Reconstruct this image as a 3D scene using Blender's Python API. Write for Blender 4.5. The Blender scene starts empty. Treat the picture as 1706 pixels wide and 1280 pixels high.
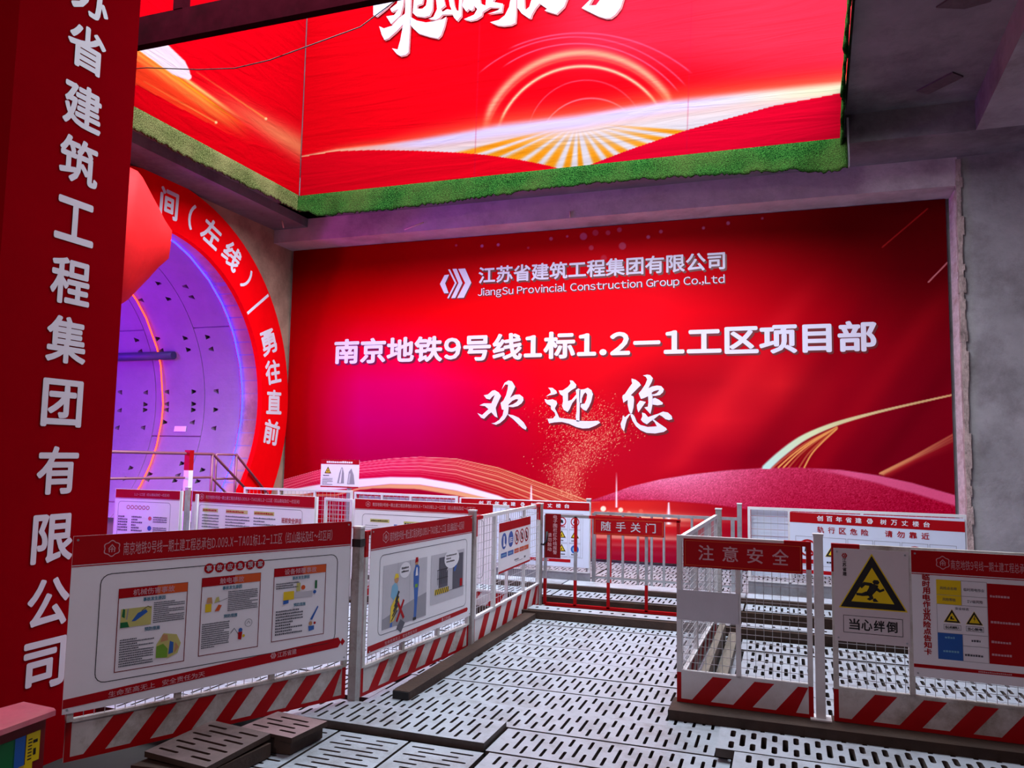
import bpy, bmesh, math, random
import numpy as np
from mathutils import Vector, Matrix
random.seed(7)
C = bpy.context.scene.collection
SC = bpy.context.scene

# ------------------------------------------------------------------ camera
CAM_H = 1.63
FPX = 1301.7
RX = Vector((0.9444, 0.3282, 0.0179)); UX = Vector((0.0124, -0.0900, 0.9959)); FW = Vector((-0.3285, 0.9403, 0.0891))
FW.normalize(); RX = (RX - FW * RX.dot(FW)).normalized(); UX = RX.cross(FW) * 1.0
cam = bpy.data.cameras.new('camera'); cam_o = bpy.data.objects.new('camera', cam); C.objects.link(cam_o)
cam.sensor_fit = 'HORIZONTAL'; cam.sensor_width = 36.0; cam.lens = FPX / 1706 * 36.0
cam.clip_start = 0.05; cam.clip_end = 200
cam_o.matrix_world = Matrix(((RX.x, UX.x, -FW.x, 0), (RX.y, UX.y, -FW.y, 0), (RX.z, UX.z, -FW.z, CAM_H), (0, 0, 0, 1)))
SC.camera = cam_o

# ------------------------------------------------------------------ world, lights, exposure
w = bpy.data.worlds.new('overcast_sky'); SC.world = w; w.use_nodes = True
bg = w.node_tree.nodes['Background']
bg.inputs['Color'].default_value = (0.80, 0.91, 1.0, 1); bg.inputs['Strength'].default_value = 13.0
SC.view_settings.view_transform = 'Standard'; SC.view_settings.look = 'None'
SC.view_settings.exposure = 0.0; SC.view_settings.gamma = 1.0; SC.view_settings.use_curve_mapping = False

def light(name, kind, loc, energy, color, size=None, rot=None, **kw):
    l = bpy.data.lights.new(name, kind); l.energy = energy; l.color = color
    o = bpy.data.objects.new(name, l); C.objects.link(o); o.location = loc
    if rot: o.rotation_euler = rot
    if kind == 'AREA' and size:
        l.shape = 'RECTANGLE'; l.size, l.size_y = size
    if kind == 'POINT': l.shadow_soft_size = size or 0.1
    for k, v in kw.items(): setattr(l, k, v)
    return o
# the two openings in the roof slab let the sky in: portals only guide the sampling of that sky
p = light('shaft_sky_portal', 'AREA', (-3.2, 7.7, 6.0), 1, (1, 1, 1), (8.2, 5.7)); p.data.cycles.is_portal = True
# lamps hung inside the bored tunnel
light('tunnel_violet_lamp', 'POINT', (-12.2, 7.4, 3.4), 760, (0.20, 0.01, 1.0), 0.25)
light('tunnel_magenta_lamp', 'POINT', (-10.5, 7.4, 2.0), 260, (0.85, 0.02, 0.95), 0.25)
light('tunnel_pink_lamp', 'POINT', (-10.2, 9.2, 0.9), 70, (1.0, 0.25, 0.75), 0.3)

light('added_fill_light', 'POINT', (-2.3, -1.2, 4.0), 230, (1.0, 0.80, 0.86), 0.25)  # unseen fill light added behind the camera to lift the near signs
light('added_violet_light', 'POINT', (-8.1, 6.9, .8), 22, (0.25, 0.02, 1.0), 0.15)  # violet light added outside the tunnel, source unseen; tints the far left signs

# ------------------------------------------------------------------ materials
def srgb(r, g, b):
    f = lambda v: (v / 255 / 12.92) if v / 255 <= 0.04045 else ((v / 255 + 0.055) / 1.055) ** 2.4
    return (f(r), f(g), f(b), 1)
_M = {}
def mat(name, rgb, rough=0.5, metal=0.0, var=0.12, scale=6.0, bump=0.0, bscale=40.0, spec=0.5, dirt=None, dirt_amt=0.0, stretch=None):
    if name in _M: return _M[name]
    m = bpy.data.materials.new(name); m.use_nodes = True; _M[name] = m
    nt = m.node_tree; N = nt.nodes; L = nt.links
    b = N['Principled BSDF']; b.inputs['Roughness'].default_value = rough; b.inputs['Metallic'].default_value = metal
    b.inputs['Specular IOR Level'].default_value = spec
    tc = N.new('ShaderNodeTexCoord'); mp = N.new('ShaderNodeMapping')
    L.new(tc.outputs['Object'], mp.inputs['Vector'])
    if stretch: mp.inputs['Scale'].default_value = stretch
    nz = N.new('ShaderNodeTexNoise'); nz.inputs['Scale'].default_value = scale; nz.inputs['Detail'].default_value = 6; nz.inputs['Roughness'].default_value = 0.65
    L.new(mp.outputs['Vector'], nz.inputs['Vector'])
    cr = N.new('ShaderNodeValToRGB'); cr.color_ramp.elements[0].position = 0.3; cr.color_ramp.elements[1].position = 0.72
    col = rgb if len(rgb) == 4 else (*rgb, 1)
    lo = tuple(max(0, v * (1 - var)) for v in col[:3]) + (1,); hi = tuple(min(1, v * (1 + var)) for v in col[:3]) + (1,)
    cr.color_ramp.elements[0].color = lo; cr.color_ramp.elements[1].color = hi
    L.new(nz.outputs['Fac'], cr.inputs['Fac'])
    out = cr.outputs['Color']
    if dirt:
        n2 = N.new('ShaderNodeTexNoise'); n2.inputs['Scale'].default_value = scale * 0.35; n2.inputs['Detail'].default_value = 8; n2.inputs['Roughness'].default_value = 0.75
        L.new(mp.outputs['Vector'], n2.inputs['Vector'])
        c2 = N.new('ShaderNodeValToRGB'); c2.color_ramp.elements[0].position = 0.48; c2.color_ramp.elements[1].position = 0.68
        c2.color_ramp.elements[0].color = (0, 0, 0, 1); c2.color_ramp.elements[1].color = (dirt_amt,) * 3 + (1,)
        L.new(n2.outputs['Fac'], c2.inputs['Fac'])
        mx = N.new('ShaderNodeMix'); mx.data_type = 'RGBA'
        L.new(c2.outputs['Color'], mx.inputs[0]); L.new(out, mx.inputs[6]); mx.inputs[7].default_value = dirt
        out = mx.outputs[2]
    L.new(out, b.inputs['Base Color'])
    if bump:
        n3 = N.new('ShaderNodeTexNoise'); n3.inputs['Scale'].default_value = bscale; n3.inputs['Detail'].default_value = 5
        L.new(mp.outputs['Vector'], n3.inputs['Vector'])
        bp = N.new('ShaderNodeBump'); bp.inputs['Strength'].default_value = bump; bp.inputs['Distance'].default_value = 0.02
        L.new(n3.outputs['Fac'], bp.inputs['Height']); L.new(bp.outputs['Normal'], b.inputs['Normal'])
    return m
def mat_emit(name, rgb, strength):
    m = bpy.data.materials.new(name); m.use_nodes = True; _M[name] = m
    b = m.node_tree.nodes['Principled BSDF']; b.inputs['Base Color'].default_value = rgb
    b.inputs['Emission Color'].default_value = rgb; b.inputs['Emission Strength'].default_value = strength
    return m
def mat_print(name, rough=0.45, wrinkle=0.0, wscale=(1, 1, 1), spec=0.0):
    m = bpy.data.materials.new(name); m.use_nodes = True; _M[name] = m
    nt = m.node_tree; N = nt.nodes; L = nt.links; b = N['Principled BSDF']
    a = N.new('ShaderNodeAttribute'); a.attribute_name = 'print'; L.new(a.outputs['Color'], b.inputs['Base Color'])
    b.inputs['Roughness'].default_value = rough; b.inputs['Specular IOR Level'].default_value = spec
    if wrinkle:
        tc = N.new('ShaderNodeTexCoord'); mp = N.new('ShaderNodeMapping'); mp.inputs['Scale'].default_value = wscale
        L.new(tc.outputs['Object'], mp.inputs['Vector'])
        nz = N.new('ShaderNodeTexNoise'); nz.inputs['Scale'].default_value = 1.0; nz.inputs['Detail'].default_value = 5; nz.inputs['Distortion'].default_value = 1.2
        L.new(mp.outputs['Vector'], nz.inputs['Vector'])
        bp = N.new('ShaderNodeBump'); bp.inputs['Strength'].default_value = wrinkle; bp.inputs['Distance'].default_value = 0.05
        L.new(nz.outputs['Fac'], bp.inputs['Height']); L.new(bp.outputs['Normal'], b.inputs['Normal'])
    return m

CONC = mat('concrete_grey', srgb(150, 143, 146), 0.85, var=0.22, scale=1.6, bump=0.35, bscale=14, dirt=srgb(88, 74, 78), dirt_amt=0.75)
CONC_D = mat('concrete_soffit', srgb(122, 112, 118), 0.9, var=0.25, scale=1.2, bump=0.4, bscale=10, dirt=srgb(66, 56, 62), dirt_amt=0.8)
LINING = mat('lining_concrete', srgb(134, 124, 140), 0.7, var=0.10, scale=2.5, bump=0.2, bscale=20, dirt=srgb(140, 132, 138), dirt_amt=0.5)
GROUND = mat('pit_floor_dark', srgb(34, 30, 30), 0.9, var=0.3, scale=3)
PLANK = mat('plank_galvanised', srgb(172, 178, 188), 0.42, 0.2, var=0.14, scale=5, bump=0.2, bscale=70, dirt=srgb(104, 96, 92), dirt_amt=0.8)
PLANK_S = mat('plank_edge', srgb(84, 74, 70), 0.7, 0.2, var=0.25, scale=9)
BROWN = mat('rusty_beam', srgb(62, 42, 32), 0.75, 0.15, var=0.3, scale=5, bump=0.2, dirt=srgb(48, 30, 24), dirt_amt=0.8)
TIMBER = mat('grey_timber', srgb(120, 108, 98), 0.8, var=0.3, scale=8, stretch=(8, 1, 8))
WHITE = mat('paint_white', srgb(222, 218, 220), 0.45, var=0.06, scale=4, dirt=srgb(176, 160, 146), dirt_amt=0.45)
WHITE_OLD = mat('paint_white_soiled', srgb(208, 202, 198), 0.55, var=0.10, scale=6, dirt=srgb(128, 108, 84), dirt_amt=0.85)
RED = mat('paint_red', srgb(176, 4, 14), 0.5, var=0.10, scale=5, spec=.2)
STEEL = mat('galvanised_tube', srgb(178, 178, 184), 0.38, 0.6, var=0.12, scale=8, dirt=srgb(120, 100, 84), dirt_amt=0.5)
STEEL_RUST = mat('post_rusted', srgb(172, 168, 166), 0.5, 0.35, var=0.15, scale=7, dirt=srgb(96, 62, 40), dirt_amt=0.85)
WIRE = mat('wire_mesh_zinc', srgb(196, 196, 200), 0.4, 0.5, var=0.08)
BLACK = mat('black_rubber', srgb(22, 20, 22), 0.6, var=0.2)
P_WHITE = mat('print_white', srgb(236, 230, 236), 0.4, var=0.03, scale=3)
P_LAV = mat('print_pale_blue', srgb(214, 218, 236), 0.4, var=0.03, scale=3)
P_RED = mat('print_red', srgb(170, 4, 18), 0.5, var=0.06, scale=3, spec=.15)
P_DRED = mat('print_dark_red', srgb(120, 3, 12), 0.5, var=0.06, scale=3, spec=.15)
P_ORANGE = mat('print_orange', srgb(214, 84, 26), 0.4, var=0.05)
P_BLACK = mat('print_black', srgb(26, 22, 26), 0.45, var=0.1)
P_GREY = mat('print_grey', srgb(150, 146, 154), 0.45, var=0.06)
P_LGREY = mat('print_light_grey', srgb(196, 190, 198), 0.45, var=0.06)
P_DGREY = mat('print_dark_grey', srgb(84, 82, 94), 0.45, var=0.06)
P_YEL = mat('print_yellow', srgb(232, 196, 20), 0.4, var=0.04)
P_BLUE = mat('print_blue', srgb(40, 92, 172), 0.4, var=0.05)
P_CYAN = mat('print_light_blue', srgb(120, 176, 206), 0.4, var=0.05)
P_TEAL = mat('print_teal', srgb(44, 112, 138), 0.4, var=0.05)
P_GREEN = mat('print_green', srgb(112, 160, 40), 0.4, var=0.08)
P_DGREEN = mat('print_dark_green', srgb(20, 104, 54), 0.4, var=0.08)
P_PAPER = mat('print_gold_paper', srgb(196, 188, 110), 0.4, var=0.08)
P_SKIN = mat('print_tan', srgb(196, 140, 96), 0.4, var=0.06)
P_FADED = mat('print_faded_rose', srgb(206, 150, 158), 0.45, var=0.05)
PRINTS = [P_WHITE, P_LAV, P_RED, P_DRED, P_ORANGE, P_BLACK, P_GREY, P_LGREY, P_DGREY, P_YEL, P_BLUE, P_CYAN, P_TEAL, P_GREEN, P_DGREEN, P_PAPER, P_SKIN, P_FADED]

# ------------------------------------------------------------------ mesh helpers
class Fr:
    """a plane frame: origin, two unit axes and their normal"""
    def __init__(s, O, U, V):
        s.O = Vector(O); s.U = Vector(U).normalized(); s.V = Vector(V).normalized(); s.N = s.U.cross(s.V).normalized()
    def p(s, u, v, n=0.0): return s.O + s.U * u + s.V * v + s.N * n
def fence_frame(A, B, z=0.0): return Fr((A[0], A[1], z), (B[0] - A[0], B[1] - A[1], 0), (0, 0, 1))

_TXT, _CH = {}, {}
def one_glyph(ch, slant=0.0):
    """outline of one character; Latin letters and digits are taken in their full width form of the same type face as the Chinese"""
    k = (ch, slant)
    if k not in _CH:
        c = bpy.data.curves.new('lettering', 'FONT'); c.body = chr(ord(ch) + 0xFEE0) if '!' <= ch <= '~' else ch; c.resolution_u = 3; c.shear = slant
        o = bpy.data.objects.new('lettering', c); C.objects.link(o)
        m = bpy.data.meshes.new_from_object(o.evaluated_get(bpy.context.evaluated_depsgraph_get()))
        vs = np.array([v.co[:2] for v in m.vertices]) if len(m.vertices) else np.zeros((0, 2))
        fs = [tuple(p.vertices) for p in m.polygons]
        bpy.data.objects.remove(o); bpy.data.curves.remove(c); bpy.data.meshes.remove(m)
        _CH[k] = (vs, fs)
    return _CH[k]
def glyphs(s, bold, slant=0.0):
    k = (s, slant)
    if k not in _TXT:
        V, F, x, i = [], [], 0.0, 0
        latin = all(ord(ch) < 128 for ch in s); gap = .085 if latin else .16
        for ch in s:
            if ch == ' ': x += .30 if latin else .42; continue
            vs, fs = one_glyph(ch, slant)
            if not len(vs): continue
            if ch < '\x7f':
                v = vs - np.array([vs[:, 0].min(), 0]); V.append(v + np.array([x + gap / 2, 0])); x += v[:, 0].max() + gap
            else: V.append(vs + np.array([x, 0])); x += 1.0
            F += [tuple(j + i for j in f) for f in fs]; i += len(vs)
        _TXT[k] = (np.concatenate(V), F)
    return _TXT[k]

class MB:
    def __init__(s): s.v = []; s.f = []; s.m = []; s.mats = []; s.sm = []
    def mi(s, m):
        if m not in s.mats: s.mats.append(m)
        return s.mats.index(m)
    def face(s, pts, m, smooth=False):
        i = len(s.v); s.v += [tuple(p) for p in pts]; s.f.append(tuple(range(i, i + len(pts)))); s.m.append(s.mi(m)); s.sm.append(smooth)
    def box(s, a, b, m):
        x0, y0, z0 = a; x1, y1, z1 = b
        s.slab(Fr((x0, y0, z0), (1, 0, 0), (0, 1, 0)), 0, 0, x1 - x0, y1 - y0, 0, z1 - z0, m)
    def slab(s, fr, u0, v0, u1, v1, n0, n1, m):
        s.prism(fr, [(u0, v0), (u1, v0), (u1, v1), (u0, v1)], n0, n1, m)
    def prism(s, fr, pts, n0, n1, m):
        i = len(s.v); n = len(pts); k = s.mi(m)
        s.v += [tuple(fr.p(u, v, n0)) for u, v in pts] + [tuple(fr.p(u, v, n1)) for u, v in pts]
        s.f.append(tuple(range(i + n - 1, i - 1, -1))); s.f.append(tuple(range(i + n, i + 2 * n)))
        for j in range(n):
            q = (j + 1) % n; s.f.append((i + j, i + q, i + n + q, i + n + j))
        s.m += [k] * (n + 2); s.sm += [False] * (n + 2)
    def poly(s, fr, pts, n, m): s.face([fr.p(u, v, n) for u, v in pts], m)
    def rect(s, fr, u0, v0, u1, v1, n, m): s.poly(fr, [(u0, v0), (u1, v0), (u1, v1), (u0, v1)], n, m)
    def disc(s, fr, u, v, r, n, m, seg=20, ry=None):
        ry = ry or r; s.poly(fr, [(u + r * math.cos(2 * math.pi * k / seg), v + ry * math.sin(2 * math.pi * k / seg)) for k in range(seg)], n, m)
    def ring(s, fr, u, v, r0, r1, n, m, seg=24):
        for k in range(seg):
            a, b = 2 * math.pi * k / seg, 2 * math.pi * (k + 1) / seg
            s.poly(fr, [(u + r0 * math.cos(a), v + r0 * math.sin(a)), (u + r1 * math.cos(a), v + r1 * math.sin(a)), (u + r1 * math.cos(b), v + r1 * math.sin(b)), (u + r0 * math.cos(b), v + r0 * math.sin(b))], n, m)
    def line(s, fr, pts, wd, n, m, close=False):
        P = list(pts) + ([pts[0]] if close else [])
        for (a, b), (c, d) in zip(P[:-1], P[1:]):
            dx, dy = c - a, d - b; l = math.hypot(dx, dy) or 1; ox, oy = -dy / l * wd / 2, dx / l * wd / 2
            ex, ey = dx / l * wd / 2, dy / l * wd / 2
            s.poly(fr, [(a - ox - ex, b - oy - ey), (c - ox + ex, d - oy + ey), (c + ox + ex, d + oy + ey), (a + ox - ex, b + oy - ey)], n, m)
    def rrect(s, fr, u0, v0, u1, v1, r, wd, n, m):
        P = []
        for cx, cy, a0 in ((u1 - r, v1 - r, 0), (u0 + r, v1 - r, 90), (u0 + r, v0 + r, 180), (u1 - r, v0 + r, 270)):
            for k in range(5):
                a = math.radians(a0 + k * 22.5); P.append((cx + r * math.cos(a), cy + r * math.sin(a)))
        s.line(fr, P, wd, n, m, close=True)
    def text(s, fr, txt, u0, v0, wd, ht, n, m, bold=0.02, slant=0.0, rot=0.0):
        vs, fs = glyphs(txt, bold, slant)
        if not len(vs): return
        lo, hi = vs.min(0) - bold, vs.max(0) + bold; sp = np.maximum(hi - lo, 1e-6); k = s.mi(m)
        nd = 0 if bold < .008 else 4 if bold < .018 else 8
        # heavier strokes: the outline is stacked a few times, each copy nudged sideways and a hair forward
        offs = [(0.0, 0.0)] + [(bold * math.cos(math.pi / 4 + j * 2 * math.pi / nd), bold * math.sin(math.pi / 4 + j * 2 * math.pi / nd)) for j in range(nd)]
        for j_, (ox, oy) in enumerate(offs):
            q = (vs + np.array([ox, oy]) - lo) / sp * np.array([wd, ht])
            if rot:
                c = np.array([wd / 2, ht / 2]); ca, sa = math.cos(rot), math.sin(rot)
                q = (q - c) @ np.array([[ca, sa], [-sa, ca]]) + c
            i = len(s.v)
            s.v += [tuple(fr.p(u0 + a, v0 + b, n + j_ * .00006)) for a, b in q]
            for f in fs: s.f.append(tuple(i + j for j in f)); s.m.append(k); s.sm.append(False)
    def tube(s, path, r, m, seg=8, cap=True):
        path = [Vector(p) for p in path]; i0 = len(s.v); k = s.mi(m); up = None; n = len(path)
        for j, p_ in enumerate(path):
            d = ((path[min(j + 1, n - 1)] - p_).normalized() + (p_ - path[max(j - 1, 0)]).normalized()).normalized()
            if up is None: up = d.cross(Vector((0, 0, 1)) if abs(d.z) < 0.9 else Vector((1, 0, 0))).normalized()
            up = (up - d * up.dot(d)).normalized(); sd = d.cross(up)
            rr = r[j] if isinstance(r, (list, tuple)) else r
            for q in range(seg):
                a = 2 * math.pi * q / seg; s.v.append(tuple(p_ + up * (rr * math.cos(a)) + sd * (rr * math.sin(a))))
        for j in range(n - 1):
            for q in range(seg):
                a = i0 + j * seg + q; b = i0 + j * seg + (q + 1) % seg
                s.f.append((a, b, b + seg, a + seg)); s.m.append(k); s.sm.append(True)
        if cap:
            s.f.append(tuple(i0 + q for q in reversed(range(seg)))); s.f.append(tuple(i0 + (n - 1) * seg + q for q in range(seg))); s.m += [k, k]; s.sm += [False, False]
    def bar(s, a, b, wd, m, wd2=None):
        """square tube between two points"""
        a, b = Vector(a), Vector(b); d = (b - a).normalized()
        u = d.cross(Vector((0, 0, 1))) if abs(d.z) < 0.95 else Vector((1, 0, 0)) - d * d.x
        fr = Fr(a, u.normalized(), d.cross(u.normalized())); h = (wd2 or wd) / 2
        s.slab(fr, -wd / 2, -h, wd / 2, h, 0, (b - a).length, m)
    def build(s, name, parent=None, loc=None):
        me = bpy.data.meshes.new(name)
        off = Vector(parent.location) if parent is not None else (Vector(loc) if loc is not None else Vector((0, 0, 0)))
        pp = parent
        while pp is not None and pp.parent is not None:
            pp = pp.parent; off = off + Vector(pp.location)
        me.from_pydata([(x - off.x, y - off.y, z - off.z) for x, y, z in s.v], [], s.f)
        for m in s.mats: me.materials.append(m)
        me.polygons.foreach_set('material_index', s.m); me.polygons.foreach_set('use_smooth', s.sm); me.update()
        bm = bmesh.new(); bm.from_mesh(me); bmesh.ops.recalc_face_normals(bm, faces=bm.faces) if name in RECALC else None; bm.to_mesh(me); bm.free()
        o = bpy.data.objects.new(name, me); C.objects.link(o)
        if parent is not None: o.parent = parent
        elif loc is not None: o.location = loc
        return o
RECALC = set()
def tag(o, label, cat, group=None):
    o['label'] = label; o['category'] = cat
    if group: o['group'] = group
    return o
def thing(name, label, cat, loc, group=None):
    o = bpy.data.objects.new(name, None); C.objects.link(o); o.location = loc; o.empty_display_size = 0.1
    return tag(o, label, cat, group)
def struct(name, b):
    o = b.build(name); o['kind'] = 'structure'; return o
def clone(root, loc, label=None, group=None):
    r = root.copy(); C.objects.link(r); r.location = loc
    if label: r['label'] = label
    if group: r['group'] = group
    for ch in list(root.children):
        c = ch.copy(); C.objects.link(c); c.parent = r
    return r
# survey helper: pixel measurements of printed artwork are turned into points of the plane that carries the artwork
CP = Vector((0, 0, CAM_H))
def ray(x, y): return RX * ((x - 853) / FPX) - UX * ((y - 640) / FPX) + FW
def onY(x, y, Y): d = ray(x, y); return CP + d * (Y / d.y)
def onX(x, y, X): d = ray(x, y); return CP + d * (X / d.x)

# ================================================================== the setting
WY = 12.03        # back wall
WX = -8.55        # wall with the bored tunnel
TY, TZ, TR = 8.78, 2.37, 2.62   # tunnel axis and lining radius
UY = 10.577       # front edge of the upper beam, plane of the high banner
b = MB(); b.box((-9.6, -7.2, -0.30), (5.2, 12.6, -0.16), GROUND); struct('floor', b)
b = MB(); b.box((WX - 1.0, WY + 0.02, -0.2), (5.2, WY + 0.5, 6.4), CONC); struct('wall_back', b)
CONC_W = mat('concrete_warm_brown', srgb(176, 138, 120), .85, var=.22, scale=1.6, bump=.35, bscale=14, dirt=srgb(96, 66, 60), dirt_amt=.7)  # warm brown over the whole wall, with darker patches
# left wall with the round portal cut out
b = MB(); seg = 72; y0, y1, z0, z1 = -7.2, WY + 0.3, -0.2, 6.4
def edge_pt(a):
    c, s_ = math.cos(a), math.sin(a); t = 1e9
    if c > 1e-9: t = min(t, (y1 - TY) / c)
    if c < -1e-9: t = min(t, (y0 - TY) / c)
    if s_ > 1e-9: t = min(t, (z1 - TZ) / s_)
    if s_ < -1e-9: t = min(t, (z0 - TZ) / s_)
    return TY + c * t, TZ + s_ * t
angs = sorted([2 * math.pi * k / seg for k in range(seg)] + [math.atan2(zz - TZ, yy - TY) % (2 * math.pi) for yy in (y0, y1) for zz in (z0, z1)])
for k in range(len(angs)):
    a, c_ = angs[k], angs[(k + 1) % len(angs)]
    ea, ec = edge_pt(a), edge_pt(c_)
    ia, ic = (TY + TR * math.cos(a), TZ + TR * math.sin(a)), (TY + TR * math.cos(c_), TZ + TR * math.sin(c_))
    for x_ in (WX, WX - 0.5):
        b.face([(x_, *ia), (x_, *ea), (x_, *ec), (x_, *ic)], CONC_W)
    b.face([(WX, *ia), (WX, *ic), (WX - 0.5, *ic), (WX - 0.5, *ia)], CONC_W)
b.box((WX - 0.5, y0 - .01, z0), (WX, y0, z1), CONC_W)
struct('wall_left', b)
b = MB(); b.box((4.9, -7.2, -0.2), (5.2, WY + 0.3, 6.4), CONC); struct('wall_right', b)
b = MB(); b.box((WX - .5, -7.4, -0.2), (5.2, -7.2, 6.4), CONC); struct('wall_front', b)
# right hand concrete pier standing in front of the back wall
b = MB()
pier = Fr((2.215, 11.47, 0), (1, 0, 0), (0, 0, 1))
b.box((2.215, 11.47, -0.2), (4.9, WY + 0.02, 5.68), CONC)
o = struct('wall_pier', b)
# pale render and splintered edge strips on the side of the pier
b = MB()
rnd = random.Random(3)
PALE = mat('pale_render', srgb(206, 188, 188), 0.8, var=0.2, scale=5, stretch=(1, 1, 3), bump=0.4, dirt=srgb(150, 112, 100), dirt_amt=0.7)
ED = mat('spalled_edge', srgb(176, 152, 146), 0.85, var=0.35, scale=9, stretch=(2, 2, 1), bump=0.6, dirt=srgb(60, 44, 44), dirt_amt=0.9)
b.slab(Fr((2.213, 11.60, 0), (0, 1, 0), (0, 0, 1)), 0, 0.0, 0.40, 5.28, 0, -0.012, PALE)
z_ = 0.0
while z_ < 5.6:
    h_ = rnd.uniform(0.05, 0.16); d_ = rnd.uniform(0.0, 0.03)
    b.box((2.195 - d_ * .3, 11.44, z_), (2.24 + d_, 11.53, min(5.66, z_ + h_)), ED); z_ += h_
struct('trim_1', b)

# beams and roof slab round the opening
b = MB(); b.box((WX, 11.47, 5.29), (2.215, WY + 0.02, 5.70), mat('concrete_beam_light', srgb(196, 178, 182), .85, var=.2, scale=2, bump=.35, bscale=14, dirt=srgb(120, 96, 104), dirt_amt=.6)); struct('beam_back', b)
b = MB(); b.box((-7.86, UY, 5.68), (4.9, WY + 0.02, 6.06), CONC_D); struct('beam_upper', b)
b = MB(); b.box((WX, 3.9, 5.528), (-7.86, 11.47, 5.70), CONC_D); b.box((WX, 3.9, 5.68), (-7.46, WY, 6.1), CONC_D); struct('beam_left', b)
b = MB()
b.face([(2.26, UY, 5.68), (2.13, 7.2, 5.68), (2.0, 3.9, 5.68), (4.9, 3.9, 5.68), (4.9, UY, 5.68)][::-1], CONC)
b.face([(2.26, UY, 5.68), (2.0, 3.9, 5.68), (2.0, 3.9, 6.06), (2.26, UY, 6.06)], CONC_D)
struct('beam_right', b)
EDGE = lambda y: 0.80 + (10.577 - y) * (-0.037)      # the opening's right edge, slightly skewed
b = MB()
b.face([(EDGE(UY), UY, 6.06), (EDGE(4.9), 4.9, 6.06), (4.9, 4.9, 6.06), (4.9, UY, 6.06)], CONC_D)
b.face([(EDGE(UY), UY, 6.06), (EDGE(4.9), 4.9, 6.06), (EDGE(4.9), 4.9, 6.4), (EDGE(UY), UY, 6.4)], CONC_D)
b.face([(EDGE(UY), UY, 6.4), (EDGE(4.9), 4.9, 6.4), (4.9, 4.9, 6.4), (4.9, UY, 6.4)], CONC_D)
b.box((WX - .5, -7.2, 6.06), (4.9, 4.9, 6.4), CONC_D)
struct('ceiling', b)
# shaft walls above the opening
b = MB(); b.box((-7.9, UY + 0.06, 6.06), (1.2, UY + 0.4, 9.6), CONC_D); struct('wall_shaft_back', b)
b = MB(); b.box((-7.86, 5.2, 6.1), (-7.48, UY + 0.06, 9.6), CONC_D); struct('wall_shaft_left', b)

# bored tunnel: segment lining with joints and bolt pockets
b = MB(); NA = 150; RW = 1.10; DA = 2.4
def cylp(x, a, r=TR): return (x, TY + r * math.cos(a), TZ + r * math.sin(a))
POCK = mat('pocket_concrete', srgb(92, 84, 92), 0.85, var=0.2)
LEDGE = WX - 0.16
xs = [WX, LEDGE]; kinds = ['lip']
for k in range(7):
    x_ = LEDGE - RW * k
    for off, kd in ((.012, 'groove'), (.17, 'plain'), (.32, 'near'), (.78, 'plain'), (.93, 'far'), (RW, 'plain')): xs.append(x_ - off); kinds.append((k, kd))
prng = random.Random(5)
for i in range(len(xs) - 1):
    xa, xb = xs[i], xs[i + 1]; kr, kd = kinds[i] if kinds[i] != 'lip' else (0, 'lip')
    rec = 0.03 if kd == 'groove' else 0.0
    jo = 33 if kr % 2 == 0 else -12
    for q in range(NA):
        deg = q * DA; a, c_ = math.radians(deg), math.radians(deg + DA); R0 = TR + rec
        rel = (deg + 1.2 - (0 if kr % 2 else -1)) % 22
        if kd in ('near', 'far') and (rel < DA or 5.4 <= rel < 5.4 + DA) and prng.random() < .9:
            P = [cylp(xa, a), cylp(xa, c_), cylp(xb, c_), cylp(xb, a)]
            flip = prng.random() < .5; m1, m2 = xa * .85 + xb * .15, xa * .15 + xb * .85
            lo, hi = a + (c_ - a) * .08, a + (c_ - a) * .92; mid = a + (c_ - a) * prng.uniform(.35, .65)
            xw, xn = (m1, m2) if (kd == 'near') != flip else (m2, m1)
            T = [(xw, lo), (xw, hi), (xn, mid + .006), (xn, mid - .006)]
            if (xw > xn) is False: T = [(xn, mid - .006), (xn, mid + .006), (xw, hi), (xw, lo)]
            Tp = [cylp(x, g) for x, g in T]
            for j in range(4): b.face([P[j], P[(j + 1) % 4], Tp[(j + 1) % 4], Tp[j]], LINING)
            D = [cylp(x * .7 + xw * .3, g * .8 + mid * .2, TR + (.14 if x == xw else .02)) for x, g in T]
            for j in range(4): b.face([Tp[j], Tp[(j + 1) % 4], D[(j + 1) % 4], D[j]], POCK)
            b.face(D, POCK); continue
        if kd != 'groove' and abs(((deg + DA / 2 - jo + 36) % 72) - 36) < DA / 2:
            e_ = math.radians(0.3)
            b.face([cylp(xa, a, R0), cylp(xa, a + e_, R0 + .03), cylp(xb, a + e_, R0 + .03), cylp(xb, a, R0)], LINING)
            b.face([cylp(xa, a + e_, R0 + .03), cylp(xa, a + 2 * e_, R0), cylp(xb, a + 2 * e_, R0), cylp(xb, a + e_, R0 + .03)], LINING)
            b.face([cylp(xa, a + 2 * e_, R0), cylp(xa, c_, R0), cylp(xb, c_, R0), cylp(xb, a + 2 * e_, R0)], LINING)
        else:
            b.face([cylp(xa, a, R0), cylp(xa, c_, R0), cylp(xb, c_, R0), cylp(xb, a, R0)], LINING, True)
        if rec:
            for x_ in (xa, xb): b.face([cylp(x_, a), cylp(x_, c_), cylp(x_, c_, R0), cylp(x_, a, R0)], LINING)
b.face([cylp(xs[-1], math.radians(q * DA)) for q in range(NA)], GROUND)
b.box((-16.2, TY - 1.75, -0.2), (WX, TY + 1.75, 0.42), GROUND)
struct('wall_tunnel_lining', b)

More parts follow.
